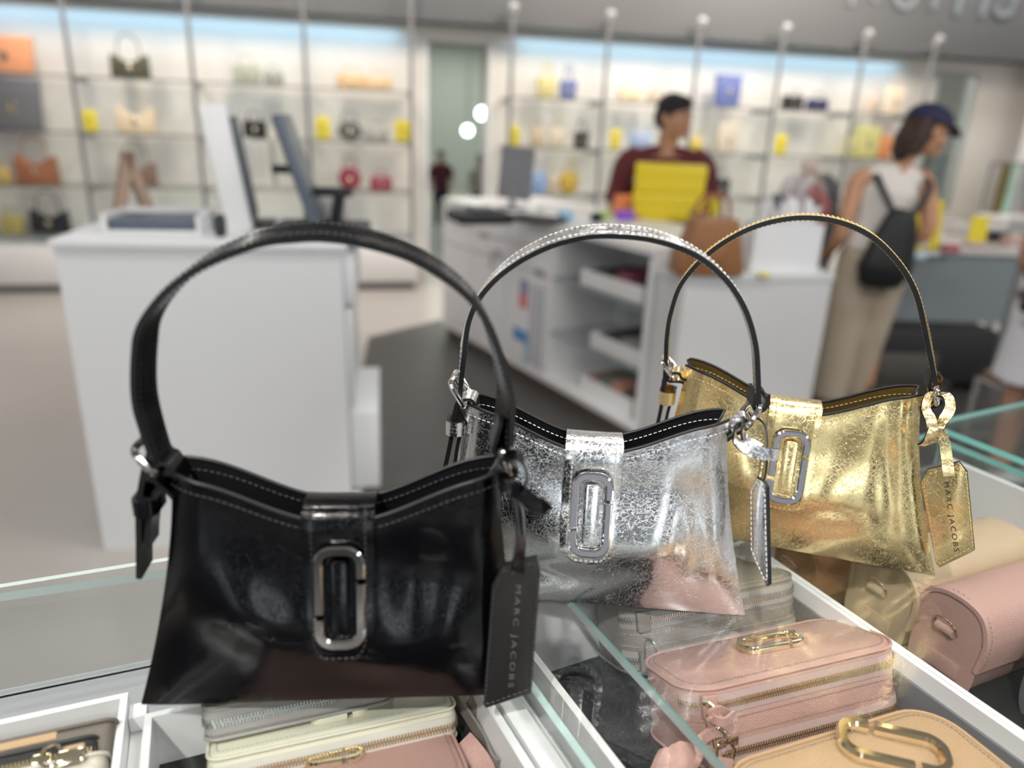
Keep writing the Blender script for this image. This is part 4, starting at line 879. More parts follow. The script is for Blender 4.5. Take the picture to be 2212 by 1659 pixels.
mb = MB(); mb.bbox((-.016, -.15, 0), (.016, .17, .37), .012, X=Matrix.Translation((.05, 0, .02)) @ Matrix.Rotation(-.30, 4, 'Y')); mb.build('screen_housing', fm((.10, .125, .16), .35), t)
mb = MB(); mb.bbox((-.09, -.12, 0), (.22, .14, .022), .01); mb.build('base', fm((.015, .016, .02)), t)
mb = MB(); mb.tube([(-.10, .02, .20), (-.02, .02, .20)], .014, 8); mb.tube([(.02, .02, .13), (.16, .02, .13)], .016, 8); mb.tube([(.10, .02, .02), (.12, .02, .13)], .02, 8); mb.build('bracket', fm((.015, .016, .02)), t)
flatbox('card_printer', 'small white printer behind the slate touch screen', 'printer', cpt(.76, .46), CY, (.16, .14, .11), (.62, .60, .58), b=.012)
flatbox('scanner', 'small black hand scanner standing beside the white screen panel', 'scanner', cpt(.455, .10), CY, (.035, .05, .07), (.03, .035, .04), b=.012)

# island counter
K, Rt, Fl = (.70, 3.05), (1.38, 3.20), (-.50, 5.05); TZ = .945; LZ = .865
isl = thing('cash_desk', 'long white cash desk with drawers and open glass shelves', 'counter', (0, 0, 0))
u_ = (V(Fl)-V(K)).normalized(); nrm = V((-u_.y, u_.x)); nrm = nrm if nrm.x < 0 else -nrm; LEN = (V(Fl)-V(K)).length
def ip(s, d): q = V(K)+u_*s-nrm*d; return (q.x, q.y)           # s along the drawer side from the near corner, d inwards
S0 = LEN*.44; SN = .20; DP = .74
mb = MB(); quad_prism(mb, [ip(SN, -.012), ip(SN, DP), ip(LEN, DP), ip(LEN, -.012)], TZ-.03, TZ); mb.build('worktop', 'white', isl, smooth=False)
mb = MB(); quad_prism(mb, [ip(SN+.03, .45), ip(SN+.03, DP-.03), ip(LEN-.02, DP-.03), ip(LEN-.02, .45)], .08, TZ-.03); mb.build('inner_body', fm((.60, .63, .63)), isl, smooth=False)
mb = MB(); quad_prism(mb, [ip(LEN, .01), ip(S0, .01), ip(S0, .45), ip(LEN, .45)], .10, TZ-.03); mb.build('drawer_block', 'white', isl, smooth=False)
for sa in (S0-.03, SN): 
    mb = MB(); quad_prism(mb, [ip(sa+.03, .0), ip(sa, 0), ip(sa, .45), ip(sa+.03, .45)], .10, TZ-.03); mb.build('side_panel', 'white', isl, smooth=False)
mb = MB(); quad_prism(mb, [ip(LEN, .03), ip(SN+.03, .03), ip(SN+.03, .44), ip(LEN, .44)], 0, .08); mb.build('plinth', fm((.13, .10, .085)), isl, smooth=False)
mb = MB(); quad_prism(mb, [ip(LEN, -.012), ip(SN, -.012), ip(SN, .44), ip(LEN, .44)], .08, .11); mb.build('bottom_board', 'white', isl, smooth=False)
for z in (.36, .66):
    mb = MB(); quad_prism(mb, [ip(S0-.03, .01), ip(SN+.03, .01), ip(SN+.03, .45), ip(S0-.03, .45)], z, z+.01, [0, 0, 1, 1, 1, 1]); mb.build('glass_shelf', ['shelfglass', fm((.30, .38, .38), .3)], isl, smooth=False)
lo = thing('side_counter', 'lower grey fronted counter joined to the near end of the cash desk', 'counter', (0, 0, 0))
mb = MB(); quad_prism(mb, [K, Rt, (1.50, 3.90), ip(SN-.004, .80), ip(SN-.004, 0)][:4] if 0 else [K, Rt, ip(SN-.02, .86), ip(SN-.02, 0)], LZ-.025, LZ); mb.build('worktop', fm((.66, .67, .68)), lo, smooth=False)
mb = MB(); quad_prism(mb, [ip(.006, .006), (Rt[0]-.006, Rt[1]+.004), ip(SN-.026, .85), ip(SN-.026, .006)], 0, LZ-.025); mb.build('front_panel', fm((.66, .66, .66), .4), lo, smooth=False)
DW = (LEN-S0)/3
for i in range(3):
    for z0, z1 in ((.12, .66), (.67, .785), (.795, .905)):
        mb = MB(); a, b = S0+i*DW+.006, S0+(i+1)*DW-.006; quad_prism(mb, [ip(b, -.006), ip(a, -.006), ip(a, .01), ip(b, .01)], z0, z1); dr = mb.build('drawer_front', fm((.82, .82, .85)), isl, smooth=False)
def label_card(s0, s1, z0, z1, col, name='paper_label'):
    mb = MB(); quad_prism(mb, [ip(s1, -.009), ip(s0, -.009), ip(s0, -.0062), ip(s1, -.0062)], z0, z1); mb.build(name, fm(col), isl, smooth=False)
for s0, s1, z0, z1, c in ((S0+.19, S0+.27, .52, .60, (.25, .28, .45)), (S0+.19, S0+.28, .44, .52, (.75, .22, .22)), (S0+.17, S0+.33, .24, .31, (.10, .30, .62)), (S0+.16, S0+.21, .13, .24, (.45, .62, .72)),
                          (S0+.02, S0+.055, .14, .60, (.50, .50, .55)), (S0+.075, S0+.11, .14, .60, (.52, .52, .57)), (S0+.13, S0+.155, .14, .60, (.5, .5, .55)), (S0+.5, S0+.58, .68, .72, (.35, .35, .38)), (S0+.68, S0+.78, .76, .80, (.4, .4, .42)), (S0+.03, S0+.13, .65, .69, (.35, .35, .35)), (S0+.60, S0+.63, .60, .70, (.3, .3, .33))):
    label_card(s0, s1, z0, z1, c)
def open_tray(label, s, d, z, w, dp, cols, yaw_=None):
    q = ip(s, d); t = thing('stock_tray', label, 'tray', (q[0], q[1], z), atan2(-u_.y, -u_.x))
    mb = MB(); mb.box((-w/2, 0, 0), (w/2, dp, .008)); mb.box((-w/2, 0, 0), (w/2, .008, .085)); mb.box((-w/2, dp-.008, 0), (w/2, dp, .085)); mb.box((-w/2, 0, 0), (-w/2+.008, dp, .085)); mb.box((w/2-.008, 0, 0), (w/2, dp, .085)); mb.build('tray_body', 'white', t, smooth=False)
    for i, c in enumerate(cols):
        mb = MB(); x = -w/2+.03+(w-.06)*i/len(cols); mb.bbox((x, .03, .012), (x+(w-.08)/len(cols), dp-.03, .085+.03*((i*7) % 3)/2), .008); mb.build('folded_pouch', fm(c), t)
open_tray('white stock tray of dark pouches on the upper glass shelf of the cash desk', .53, .03, .671, .50, .34, [(.03, .03, .03), (.02, .02, .02), (.25, .06, .10), (.1, .09, .08)])
open_tray('white stock tray on the lower glass shelf of the cash desk', .46, .03, .371, .40, .34, [(.05, .05, .06), (.25, .25, .26)])
open_tray('white stock tray of rose and green pouches on the bottom board of the cash desk', .53, .05, .111, .44, .30, [(.30, .12, .10), (.12, .22, .18), (.5, .25, .2), (.08, .08, .08)])
# on the cash desk
def onisl(px, py): return atz(px, py, TZ)
t = thing('receipt_printer', 'black receipt printer on the far end of the cash desk', 'printer', onisl(1045, 480), .4)
mb = MB(); mb.bbox((-.17, -.12, 0), (.13, .14, .055), .02); mb.build('printer_body', fm((.012, .012, .014)), t); mb = MB(); mb.bbox((-.08, -.06, .055), (.05, .08, .075), .01); mb.build('cover', fm((.10, .10, .11)), t)
t = thing('keyboard', 'black keyboard lying on the cash desk beside the printer', 'keyboard', onisl(1148, 478)+V((.02,0,0)), -.5)
mb = MB(); mb.bbox((-.13, -.07, 0), (.16, .08, .022), .008); mb.build('keyboard_base', fm((.02, .02, .024)), t)
mb = MB(); [mb.box((-.12+i*.03, -.06+j*.032, .022), (-.094+i*.03, -.034+j*.032, .027)) for i in range(9) for j in range(4)]; mb.build('keys', fm((.06, .06, .07)), t, smooth=False, kind='stuff')
t = thing('monitor', 'grey computer monitor seen from behind on the cash desk', 'screen', onisl(1085, 462)+V((.05, .25, 0)), .35)
mb = MB(); mb.bbox((-.10, -.015, .06), (.11, .02, .36), .01, X=Matrix.Rotation(.12, 4, 'Y') @ Matrix.Rotation(-.12, 4, 'X')); mb.build('housing', fm((.20, .20, .22)), t)
mb = MB(); mb.tube([(0, 0, .01), (0, .01, .12)], .02, 8); mb.bbox((-.08, -.06, 0), (.08, .06, .012), .006); mb.build('stand', fm((.25, .26, .28)), t)
flatbox('tape_dispenser', 'light blue tape dispenser on the cash desk', 'dispenser', onisl(1222, 478), .2, (.08, .07, .06), (.35, .60, .80), b=.015)
flatbox('paper_stack', 'stack of white paper on the cash desk behind the keyboard', 'paper', onisl(1200, 462)+V((.05, .1, 0)), .1, (.28, .22, .03), (.82, .80, .78))
flatbox('pouch', 'bright orange pouch on the cash desk beside the yellow boxes', 'pouch', onisl(1350, 466), .2, (.14, .09, .12), (.90, .28, .10), b=.02)
flatbox('pouch', 'purple pouch in front of the orange one', 'pouch', onisl(1345, 472)-V((0, .08, 0)), -.2, (.11, .05, .055), (.30, .10, .62), b=.02)
flatbox('pouch', 'lime green pouch beside the purple one', 'pouch', onisl(1302, 472), .1, (.10, .06, .04), (.42, .62, .12), b=.015)
flatbox('stapler', 'black stapler on the cash desk', 'stapler', onisl(1288, 480), 1.0, (.05, .06, .05), (.02, .02, .03), b=.01)
def gift_box(label, P, yaw, sz, tagc=True):
    t = thing('gift_box', label, 'box', P, yaw); w, d, h = sz; yc = fm((.86, .66, .02), .4)
    mb = MB(); mb.bbox((-w/2, -d/2, 0), (w/2, d/2, h*.72), .003); mb.build('box_base', yc, t); mb = MB(); mb.bbox((-w/2-.004, -d/2-.004, h*.55), (w/2+.004, d/2+.004, h), .003); mb.build('lid', yc, t)
    if tagc: mb = MB(); mb.box((-w/2-.008, -d/2+.02, h*.25), (-w/2-.004, -d/2+.14, h*.55)); mb.box((-w/2-.010, -d/2+.02, h*.30), (-w/2-.008, -d/2+.05, h*.50), 1); mb.build('shoebox_label', ['white', fm((.05, .05, .2))], t, smooth=False)
    return t
q = onisl(1437, 474); gift_box('large yellow lidded box on the cash desk, lower of the two', q+V((.02, .07, 0)), -.12, (.40, .24, .145)); gift_box('large yellow lidded box stacked on the lower one', q+V((.015, .07, .147)), -.16, (.385, .24, .155))
flatbox('gift_box', 'small yellow box standing beside the large yellow boxes', 'box', onisl(1525, 474)+V((.04, .07, 0)), .12, (.055, .12, .13), (.72, .58, .03))
# brown tote
def prof_bag(name, label, cat, P, yaw, prof, dp, col, handle=None, group=None, b=.012):
    """soft bag: front outline extruded, with a tube handle"""
    t = thing(name, label, cat, P, yaw, group); X = Matrix.Rotation(pi/2, 4, 'X')
    A = sum(prof[i-1][0]*prof[i][1]-prof[i][0]*prof[i-1][1] for i in range(len(prof))); pr = prof if A > 0 else prof[::-1]
    m = col if isinstance(col, str) else fm(col)
    mb = MB(); mb.prism(pr, -dp/2, dp/2, min(b, dp*.35), 0, X=X); mb.build('body', m, t, ang=50)
    if handle:
        for k, (pts, r, y) in enumerate(handle):
            mb = MB(); mb.tube(spline([V((x, y, z)) for x, z in pts], 6), r, 6); mb.build('handle', m, t)
    return t
t = prof_bag('tote_bag', 'caramel brown leather tote standing at the corner of the cash desk', 'handbag', atz(1522, 600, LZ)+V((.02, .085, .001)), .15, [(-.145, .01), (-.125, 0), (.13, 0), (.148, .02), (.125, .12), (.10, .23), (-.085, .225), (-.10, .16), (-.14, .09)], .13, 'l_brown', [([(-.06, .21), (-.05, .30), (.0, .33), (.05, .30), (.06, .21)], .008, -.04), ([(-.06, .21), (-.05, .29), (.0, .32), (.05, .29), (.06, .21)], .008, .04)])
mb = MB(); mb.bbox((-.05, -.072, .05), (.05, -.066, .13), .004); mb.build('front_pocket', 'l_brown', t)
# white tissue bag, price tags
t = thing('shopping_bag', 'open white paper shopping bag stuffed with tissue on the cash desk', 'bag', atz(1705, 600, LZ)+V((.0, .17, .001)), .1)
mb = MB(); mb.sheet([[(-.15, -.07, z), (.15, -.07, z), (.15, .07, z), (-.15, .07, z), (-.15, -.07, z)] for z in (0, .10, .21)], .002); mb.box((-.15, -.07, 0), (.15, .07, .004)); mb.build('paper_body', fm((.80, .80, .82)), t, smooth=False)
mb = MB(); 
for i in range(9): a = i*.7; mb.add([(-.10+.025*i, .02*sin(a), .12), (-.07+.025*i, .04*cos(a), .16), (-.12+.027*i, -.03, .30+.03*sin(i*2.1)), (-.06+.025*i, .045*sin(a*2), .27+.03*cos(i*1.7))], [(0, 1, 2), (1, 3, 2), (0, 2, 3)])
mb.build('tissue_paper', fm((.84, .82, .84)), t, smooth=False, kind='stuff')
flatbox('price_sign', 'yellow price card standing before the brown tote', 'sign', atz(1636, 570, LZ+.001), .2, (.055, .01, .095), (.80, .68, .05), b=.002); flatbox('price_sign', 'small yellow card lying at the edge of the cash desk', 'sign', atz(1650, 596, LZ+.001), .3, (.05, .035, .012), (.80, .70, .10), b=.002)
flatbox('pen_cup', 'small dark pen cup between the yellow cards', 'cup', atz(1612, 565, LZ+.001)+V((0, .06, 0)), 0, (.05, .05, .05), (.12, .13, .15), b=.012)
# ------------------------------------------------------------------ bags and cards on the wall shelves
def shelf_at(px, row, off=.22):
    """place on shelf row (0 = top) under a pixel column"""
    P = wt(0, ZS[row], off); n = WN; y = {0: 180, 1: 290, 2: 400, 3: 480}[row]
    q = onpl(px, y, P, n); return V((q.x, q.y, ZS[row]+.001)), (q-CP).dot(FW)/FPX          # metres per pixel there
def sil(kind, w, h):
    if kind == 'dip': return [(-w/2, 0), (w/2, 0), (w/2*.95, h), (w*.30, h*.90), (w*.1, h*.68), (-w*.1, h*.68), (-w*.30, h*.90), (-w/2*.95, h)]
    if kind == 'tote': return [(-w*.44, 0), (w*.44, 0), (w/2, h), (-w/2, h)]
    if kind == 'round': return [(w/2*cos(a), h/2+h/2*sin(a)) for a in [2*pi*k/16 for k in range(16)]]
    return [(-w/2, 0), (w/2, 0), (w/2, h*.92), (w*.44, h), (-w*.44, h), (-w/2, h*.92)]
def shelf_bag(label, px0, px1, ytop, ybot, row, col, kind='box', handle=True, off=.22, yaw=0, name='handbag'):
    P, s = shelf_at((px0+px1)/2, row, off); w = (px1-px0)*s; h = (ybot-ytop)*s*1.04; k = []
    if handle:
        hh = max(.02, min(h*(.85 if kind in ('dip', 'tote') else .5), .36-h)); k = [([(-w*.3, h*.9), (-w*.24, h+hh*.7), (0, h+hh), (w*.24, h+hh*.7), (w*.3, h*.9)], .005, -.01)]
        if kind == 'tote': k.append(([(-w*.22, h*.9), (-w*.16, h+hh*.5), (0, h+hh*.75), (w*.16, h+hh*.5), (w*.22, h*.9)], .005, .03))
    t = prof_bag(name, label, 'handbag', P, WY+yaw, sil(kind, w, h), min(.10, w*.5), col, k, 'bags on the wall shelves')
    mb = MB(); mb.bbox((-w*.07, -min(.10, w*.5)/2-.006, h*.32), (w*.07, -min(.10, w*.5)/2, h*.58), .003); mb.build('clasp', 'brass', t); return t
def card(label, px0, px1, y0, y1, row, off=.34):
    P, s = shelf_at((px0+px1)/2, row, off); w = (px1-px0)*s; h = (y1-y0)*s
    t = thing('price_sign', label, 'sign', P, WY, 'yellow price cards on the shelves')
    mb = MB(); mb.bbox((-w/2, -.003, .006), (w/2, .003, h), .002); mb.build('card', fm((.80, .68, .06)), t); mb = MB(); mb.bbox((-w*.4, -.02, 0), (w*.4, .02, .008), .002); mb.build('foot', 'shelfglass', t)
    mb = MB(); mb.box((-w*.28, -.0042, h*.55), (w*.28, -.003, h*.70)); mb.build('printed_line', fm((.55, .45, .05)), t, smooth=False)
SBG = [
 ('large orange leather tote at the left end of the top shelf', -30, 78, 78, 148, 0, (.85, .38, .20), 'tote'),
 ('olive green shoulder bag with a dipped top on the top shelf', 248, 324, 106, 152, 0, (.075, .075, .045), 'dip'),
 ('sage green boxy bag on the top shelf behind the touch screen', 508, 562, 122, 160, 0, (.42, .46, .38), 'box'),
 ('small green and grey pouch beside the sage boxy bag', 572, 612, 150, 176, 0, (.30, .34, .30), 'box'),
 ('wide tan bag with leopard spots on the top shelf', 728, 792, 152, 180, 0, (.72, .50, .28), 'box'),
 ('low apricot bag beside the leopard spotted one', 792, 846, 162, 188, 0, (.80, .58, .36), 'box'),
 ('tall grey and white striped tote on the second shelf, leftmost', -12, 94, 168, 266, 1, (.17, .17, .19), 'tote'),
 ('cream shoulder bag with a dipped top on the second shelf', 260, 337, 224, 276, 1, (.78, .64, .46), 'dip'),
 ('small black crossbody bag on the second shelf with straps hanging', 528, 576, 248, 282, 1, (.012, .012, .014), 'box'),
 ('charcoal and white round bag on the second shelf', 730, 782, 254, 292, 1, (.12, .12, .12), 'round'),
 ('flat pale grey pouch right of the charcoal round bag', 786, 838, 268, 294, 1, (.40, .40, .38), 'box'),
 ('small mustard pouch on the third shelf, leftmost', -8, 26, 350, 380, 2, (.62, .45, .15), 'box'),
 ('copper brown shoulder bag with a dipped top on the third shelf', 46, 126, 328, 384, 2, (.36, .14, .07), 'dip'),
 ('mottled brown shoulder bag with a dipped top on the third shelf', 266, 338, 336, 384, 2, (.24, .15, .12), 'dip'),
 ('dark red round bag on the third shelf', 732, 780, 356, 400, 2, (.30, .03, .06), 'round'),
 ('low dark red pouch right of the dark red round bag', 800, 846, 374, 400, 2, (.34, .05, .09), 'box'),
 ('yellow and black small bag on the lowest shelf, leftmost', 6, 48, 450, 484, 3, (.45, .38, .12), 'box'),
 ('black shoulder bag with a dipped top on the lowest shelf', 72, 146, 438, 484, 3, (.014, .014, .018), 'dip'),
 ('blue pouch on the lowest shelf behind the black bag handle', 732, 778, 470, 492, 3, (.16, .27, .50), 'box'),
 ('pale yellow small tote on the top shelf of the right run', 1160, 1202, 166, 206, 0, (.68, .62, .28), 'tote'),
 ('blue small tote beside the pale yellow one', 1210, 1246, 168, 204, 0, (.13, .17, .40), 'tote'),
 ('wide cream bag on the top shelf of the right run', 1338, 1390, 188, 214, 0, (.82, .70, .50), 'box'),
 ('small beige bag above the man, on the top shelf', 1402, 1432, 192, 214, 0, (.60, .50, .38), 'box'),
 ('large blue tote on the top shelf right of the man', 1546, 1602, 168, 230, 0, (.15, .19, .45), 'tote'),
 ('low black bag on the top shelf before the woman', 1695, 1740, 212, 240, 0, (.02, .02, .022), 'box'),
 ('low navy bag right of the low black one', 1750, 1794, 216, 240, 0, (.03, .035, .10), 'box'),
 ('small peach box bag on the top shelf behind the cap', 1876, 1902, 208, 246, 0, (.82, .66, .54), 'box'),
 ('taller peach box bag on the top shelf behind the cap', 1916, 1956, 196, 250, 0, (.86, .74, .58), 'box'),
 ('beige bucket bag on the second shelf of the right run', 1144, 1174, 280, 316, 1, (.62, .50, .36), 'tote'),
 ('cream bucket bag right of the beige one', 1186, 1220, 274, 312, 1, (.74, .66, .50), 'tote'),
 ('small black tote on the second shelf of the right run', 1240, 1272, 278, 310, 1, (.012, .012, .014), 'tote'),
 ('pale blue bag at the man\'s left shoulder', 1362, 1408, 272, 306, 1, (.38, .48, .72), 'box'),
 ('small mustard bag at the man\'s right shoulder', 1492, 1520, 284, 312, 1, (.72, .55, .10), 'round'),
 ('white and brown canvas tote on the second shelf right of the man', 1546, 1596, 264, 322, 1, (.72, .64, .52), 'tote'),
 ('pale yellow small bag left of the woman', 1824, 1850, 300, 338, 1, (.76, .72, .38), 'box'),
 ('large pale yellow bag beside the woman\'s shoulder', 1850, 1900, 280, 342, 1, (.70, .66, .28), 'box'),
 ('orange bag behind the woman\'s neck', 1898, 1930, 288, 330, 1, (.78, .30, .12), 'box'),
 ('light blue bag on the third shelf behind the cash desk', 1130, 1178, 368, 408, 2, (.28, .42, .72), 'box'),
 ('cream pouch between the light blue and the mustard bags', 1184, 1206, 374, 408, 2, (.72, .60, .44), 'box'),
 ('mustard round bag on the third shelf behind the cash desk', 1208, 1248, 364, 408, 2, (.62, .42, .04), 'round'),
 ('black boxy bag behind the man\'s elbow', 1532, 1574, 364, 400, 2, (.03, .035, .04), 'box'),
]
for lb, a, b, y0, y1, r, c, k in SBG: shelf_bag(lb, a, b, y0, y1, r, c, k, handle=(y1-y0) < 60)
for lb, a, b, y0, y1, r in (('yellow price card on the second shelf left of the cream bag', 184, 213, 224, 270, 1), ('yellow price card left of the charcoal round bag', 683, 713, 246, 294, 1), ('yellow price card at the doorway end of the second shelf', 853, 885, 254, 300, 1),
    ('yellow price card at the left end of the right run', 1100, 1123, 266, 308, 1), ('yellow price card left of the pale blue bag', 1318, 1341, 272, 314, 1), ('yellow price card on the second shelf nearer the woman', 1676, 1704, 290, 332, 1)): card(lb, a, b, y0, y1, r)
# straps hanging from the black crossbody bag
P, s_ = shelf_at(560, 1, .43); t = thing('hanging_strap', 'grey bag straps hanging down over the shelf edge', 'strap', P, WY)
for x, z1, c in ((-.09, -.28, (.45, .46, .48)), (.09, -.36, (.32, .31, .30)), (.30, -.34, (.28, .27, .26))):
    mb = MB(); mb.ribbon([(x, .0, .003), (x, -.012, -.01), (x, -.012, z1*.5), (x+.01, -.012, z1)], (1, 0, 0), .045, .003); mb.build('strap', fm(c), t)
mb = MB(); mb.bbox((.28, -.02, -.42), (.33, -.004, -.34), .004); mb.build('strap_clasp', fm((.03, .03, .035)), t)
# ------------------------------------------------------------------ people
def remesh(o, v=.009, it=6, fac=.5):
    m = o.modifiers.new('join', 'REMESH'); m.mode = 'VOXEL'; m.voxel_size = v; m.use_smooth_shade = True
    s = o.modifiers.new('soften', 'SMOOTH'); s.factor = fac; s.iterations = it; return o
def limb(mb, pts, rad, n=14, flat=None):
    P = spline(pts, 5); m = len(rad)-1; rings = []
    for i, p in enumerate(P):
        f = i/(len(P)-1)*m; k = min(int(f), m-1); r = rad[k]+(rad[k+1]-rad[k])*(f-k); rings.append((p, r*(flat[0] if flat else 1), r*(flat[1] if flat else 1)))
    mb.loft(rings, n=n)
def hand(mb, wr, d, side, curl=.5, s=1.0):
    """palm, four fingers of different lengths and a thumb; d = pointing direction, side = towards the thumb"""
    d = V(d).normalized(); side = V(side); side = (side-d*side.dot(d)).normalized(); nrm = d.cross(side)
    mb.loft([(V(wr)-d*.01, .026*s, .020*s, side), (V(wr)+d*.03*s, .036*s, .017*s, side), (V(wr)+d*.075*s, .042*s, .015*s, side), (V(wr)+d*.092*s, .038*s, .012*s, side)])
    for k, (o, L) in enumerate(((.030, .070), (.010, .078), (-.010, .073), (-.029, .058))):
        b = V(wr)+d*.080*s+side*o*s; p1 = b+(d*cos(curl*.5)-nrm*sin(curl*.5))*L*.45*s; p2 = p1+(d*cos(curl*1.4)-nrm*sin(curl*1.4))*L*.32*s; p3 = p2+(d*cos(curl*2.1)-nrm*sin(curl*2.1))*L*.26*s
        mb.tube([b-d*.02, b, p1, p2, p3], [.0092*s, .0092*s, .0085*s, .0078*s, .0068*s], 8)
    b = V(wr)+d*.025*s+side*.028*s; p1 = b+(d*.6+side*.75)*.032*s; p2 = p1+(d*.85+side*.35-nrm*.3)*.030*s
    mb.tube([b-side*.012, b, p1, p2], [.012*s, .0115*s, .010*s, .0085*s], 8)
def head(mb, c, R, f=1.0):
    """skull, jaw, nose, ears, eye sockets and lips around centre c, turned by R (face towards -y)"""
    X = Matrix.Translation(c) @ R
    mb.ball((0, .008, .030*f), (.076*f, .096*f, .092*f), X=X); mb.loft([((0, -.010, -.105*f), .034*f, .036*f), ((0, -.012, -.08*f), .052*f, .062*f), ((0, -.004, -.03*f), .066*f, .080*f), ((0, 0, .03*f), .072*f, .088*f)], X=X)
    mb.ball((0, -.088*f, -.085*f), (.022, .020, .016), X=X); mb.loft([((0, -.088*f, .018*f), .008, .008), ((0, -.102*f, -.010*f), .012, .012), ((0, -.108*f, -.030*f), .017, .014), ((0, -.094*f, -.040*f), .012, .008)], X=X)
    for s in (-1, 1): mb.ball((s*.080*f, .010, -.005*f), (.010, .020, .032), X=X); mb.ball((s*.032*f, -.080*f, .022*f), (.020, .012, .008), X=X); mb.ball((s*.040*f, -.070*f, -.028*f), (.024, .018, .020), X=X)
    mb.ball((0, -.094*f, -.055*f), (.024, .010, .006), X=X); mb.ball((0, -.092*f, -.064*f), (.021, .010, .006), X=X)
def face_bits(t, c, R, f=1.0, lip=(.40, .16, .13)):
    X = Matrix.Translation(c) @ R
    for s in (-1, 1):
        mb = MB(); mb.ball((s*.032*f, -.084*f, .014*f), (.012, .006, .006), 0, X); mb.ball((s*.032*f, -.0885*f, .014*f), (.005, .0025, .005), 1, X); mb.build('eye', [fm((.8, .78, .74), .2), fm((.03, .02, .015), .2)], t)
        mb = MB(); mb.tube([X @ V((s*x*f, -y*f, z*f)) for x, y, z in ((.014, .092, .034), (.030, .089, .039), (.048, .078, .034))], [.003, .004, .0025], 6); mb.build('eyebrow', fm((.03, .02, .015)), t)
    mb = MB(); mb.tube([X @ V((x*f, -y*f, -.059*f)) for x, y in ((-.024, .092), (-.01, .102), (0, .103), (.01, .102), (.024, .092))], [.003, .006, .0065, .006, .003], 6); mb.build('lips', fm(lip), t)
# man behind the cash desk, looking over his shoulder to the picture's right
MS = mat('man_skin', (.50, .27, .18), .5, bump=noisy(200, .1)); mp = V((.87, 4.66, 0))
mn = thing('person', 'man in a maroon T-shirt looking aside behind the yellow boxes', 'person', mp, radians(-6))
hc = V((.02, -.02, 1.495)); HR = Matrix.Rotation(radians(52), 4, 'Z') @ Matrix.Rotation(radians(8), 4, 'X')
mb = MB(); head(mb, hc, HR, 1.06)
limb(mb, [(0, .02, 1.22), (.0, .015, 1.32), (.01, .0, 1.42)], [.085, .062, .060])
limb(mb, [(0, 0, .80), (0, 0, 1.0), (0, .01, 1.18), (0, .02, 1.28)], [.15, .155, .175, .13], flat=(1, .62))
EL, ER = V((-.285, -.06, .97)), V((.285, -.04, .98)); HL, Hr = V((-.21, -.30, .975)), V((.20, -.28, .985))
limb(mb, [(-.16, .02, 1.26), (-.215, .01, 1.22), EL, HL], [.070, .060, .046, .027]); limb(mb, [(.16, .02, 1.26), (.215, .01, 1.22), ER, Hr], [.070, .060, .046, .027])
hand(mb, HL, (.35, -.9, -.1), (.9, .35, 0), .6); hand(mb, Hr, (-.35, -.9, -.1), (-.9, .35, 0), .6)
for s in (-1, 1): limb(mb, [(s*.09, 0, .88), (s*.10, -.01, .48), (s*.10, .01, .10)], [.095, .060, .040]); mb.loft([((s*.10, .05, .04), .035, .035), ((s*.105, -.06, .04), .042, .032), ((s*.11, -.17, .03), .036, .022)])
remesh(mb.build('body', MS, mn), .008); face_bits(mn, hc, HR, 1.06)
mb = MB(); limb(mb, [(0, 0, .84), (0, 0, 1.0), (0, .01, 1.17), (0, .02, 1.265)], [.175, .172, .200, .168], flat=(1.02, .66)); mb.loft([((-.20, .01, 1.235), .05, .075, (0, 1, 0)), ((0, .015, 1.275), .06, .085, (0, 1, 0)), ((.20, .01, 1.235), .05, .075, (0, 1, 0))])
for s, E in ((-1, EL), (1, ER)): limb(mb, [V((s*.15, .02, 1.26)), V((s*.22, .01, 1.215)), V((s*.22, .01, 1.215)).lerp(E, .5), V((s*.22, .01, 1.215)).lerp(E, .92)], [.088, .086, .080, .074])
remesh(mb.build('t_shirt', fm((.115, .018, .024), .8), mn), .010)
mb = MB(); limb(mb, [(0, 0, .90), (0, 0, .80)], [.17, .165], flat=(1, .7))
for s in (-1, 1): limb(mb, [(s*.09, 0, .86), (s*.10, -.01, .48), (s*.10, .01, .09)], [.11, .082, .070])
remesh(mb.build('trousers', fm((.03, .03, .035), .8), mn), .012)
mb = MB(); X = Matrix.Translation(hc) @ HR; mb.ball((0, .018, .052), (.088, .108, .088), X=X); mb.ball((0, .05, .0), (.083, .075, .085), X=X); mb.ball((0, -.030, .094), (.066, .062, .040), X=X)
for s in (-1, 1): mb.ball((s*.074, .012, .035), (.014, .045, .05), X=X)
remesh(mb.build('hair', fm((.012, .011, .012), .7), mn), .009, 3)
for s in (-1, 1): mb = MB(); mb.loft([((s*.10, .07, .04), .045, .045), ((s*.105, -.06, .045), .05, .042), ((s*.11, -.19, .03), .042, .028)]); mb.build('shoe', fm((.04, .04, .045)), mn)
# woman with cap and backpack, seen from behind, head turned to the picture's right
WS = mat('woman_skin', (.56, .29, .17), .5, bump=noisy(200, .1)); wp_ = V((1.905, 3.96, 0))
wm = thing('person', 'woman in navy cap, grey top and beige trousers seen from behind', 'person', X=frame(wp_, radians(8)) @ Matrix.Scale(1.025, 4))
SK = .965
hc = V((.115, -.03, 1.435)); HR = Matrix.Rotation(radians(88), 4, 'Z') @ Matrix.Rotation(radians(14), 4, 'X')
mb = MB(); head(mb, hc, HR, .98); limb(mb, [(-.01, .01, 1.21), (.035, .0, 1.29), (.085, -.01, 1.37)], [.075, .048, .047])
limb(mb, [(-.02, 0, .84), (-.02, 0, 1.0), (-.01, .0, 1.14), (0, 0, 1.23)], [.155, .125, .15, .11], flat=(1, .62))
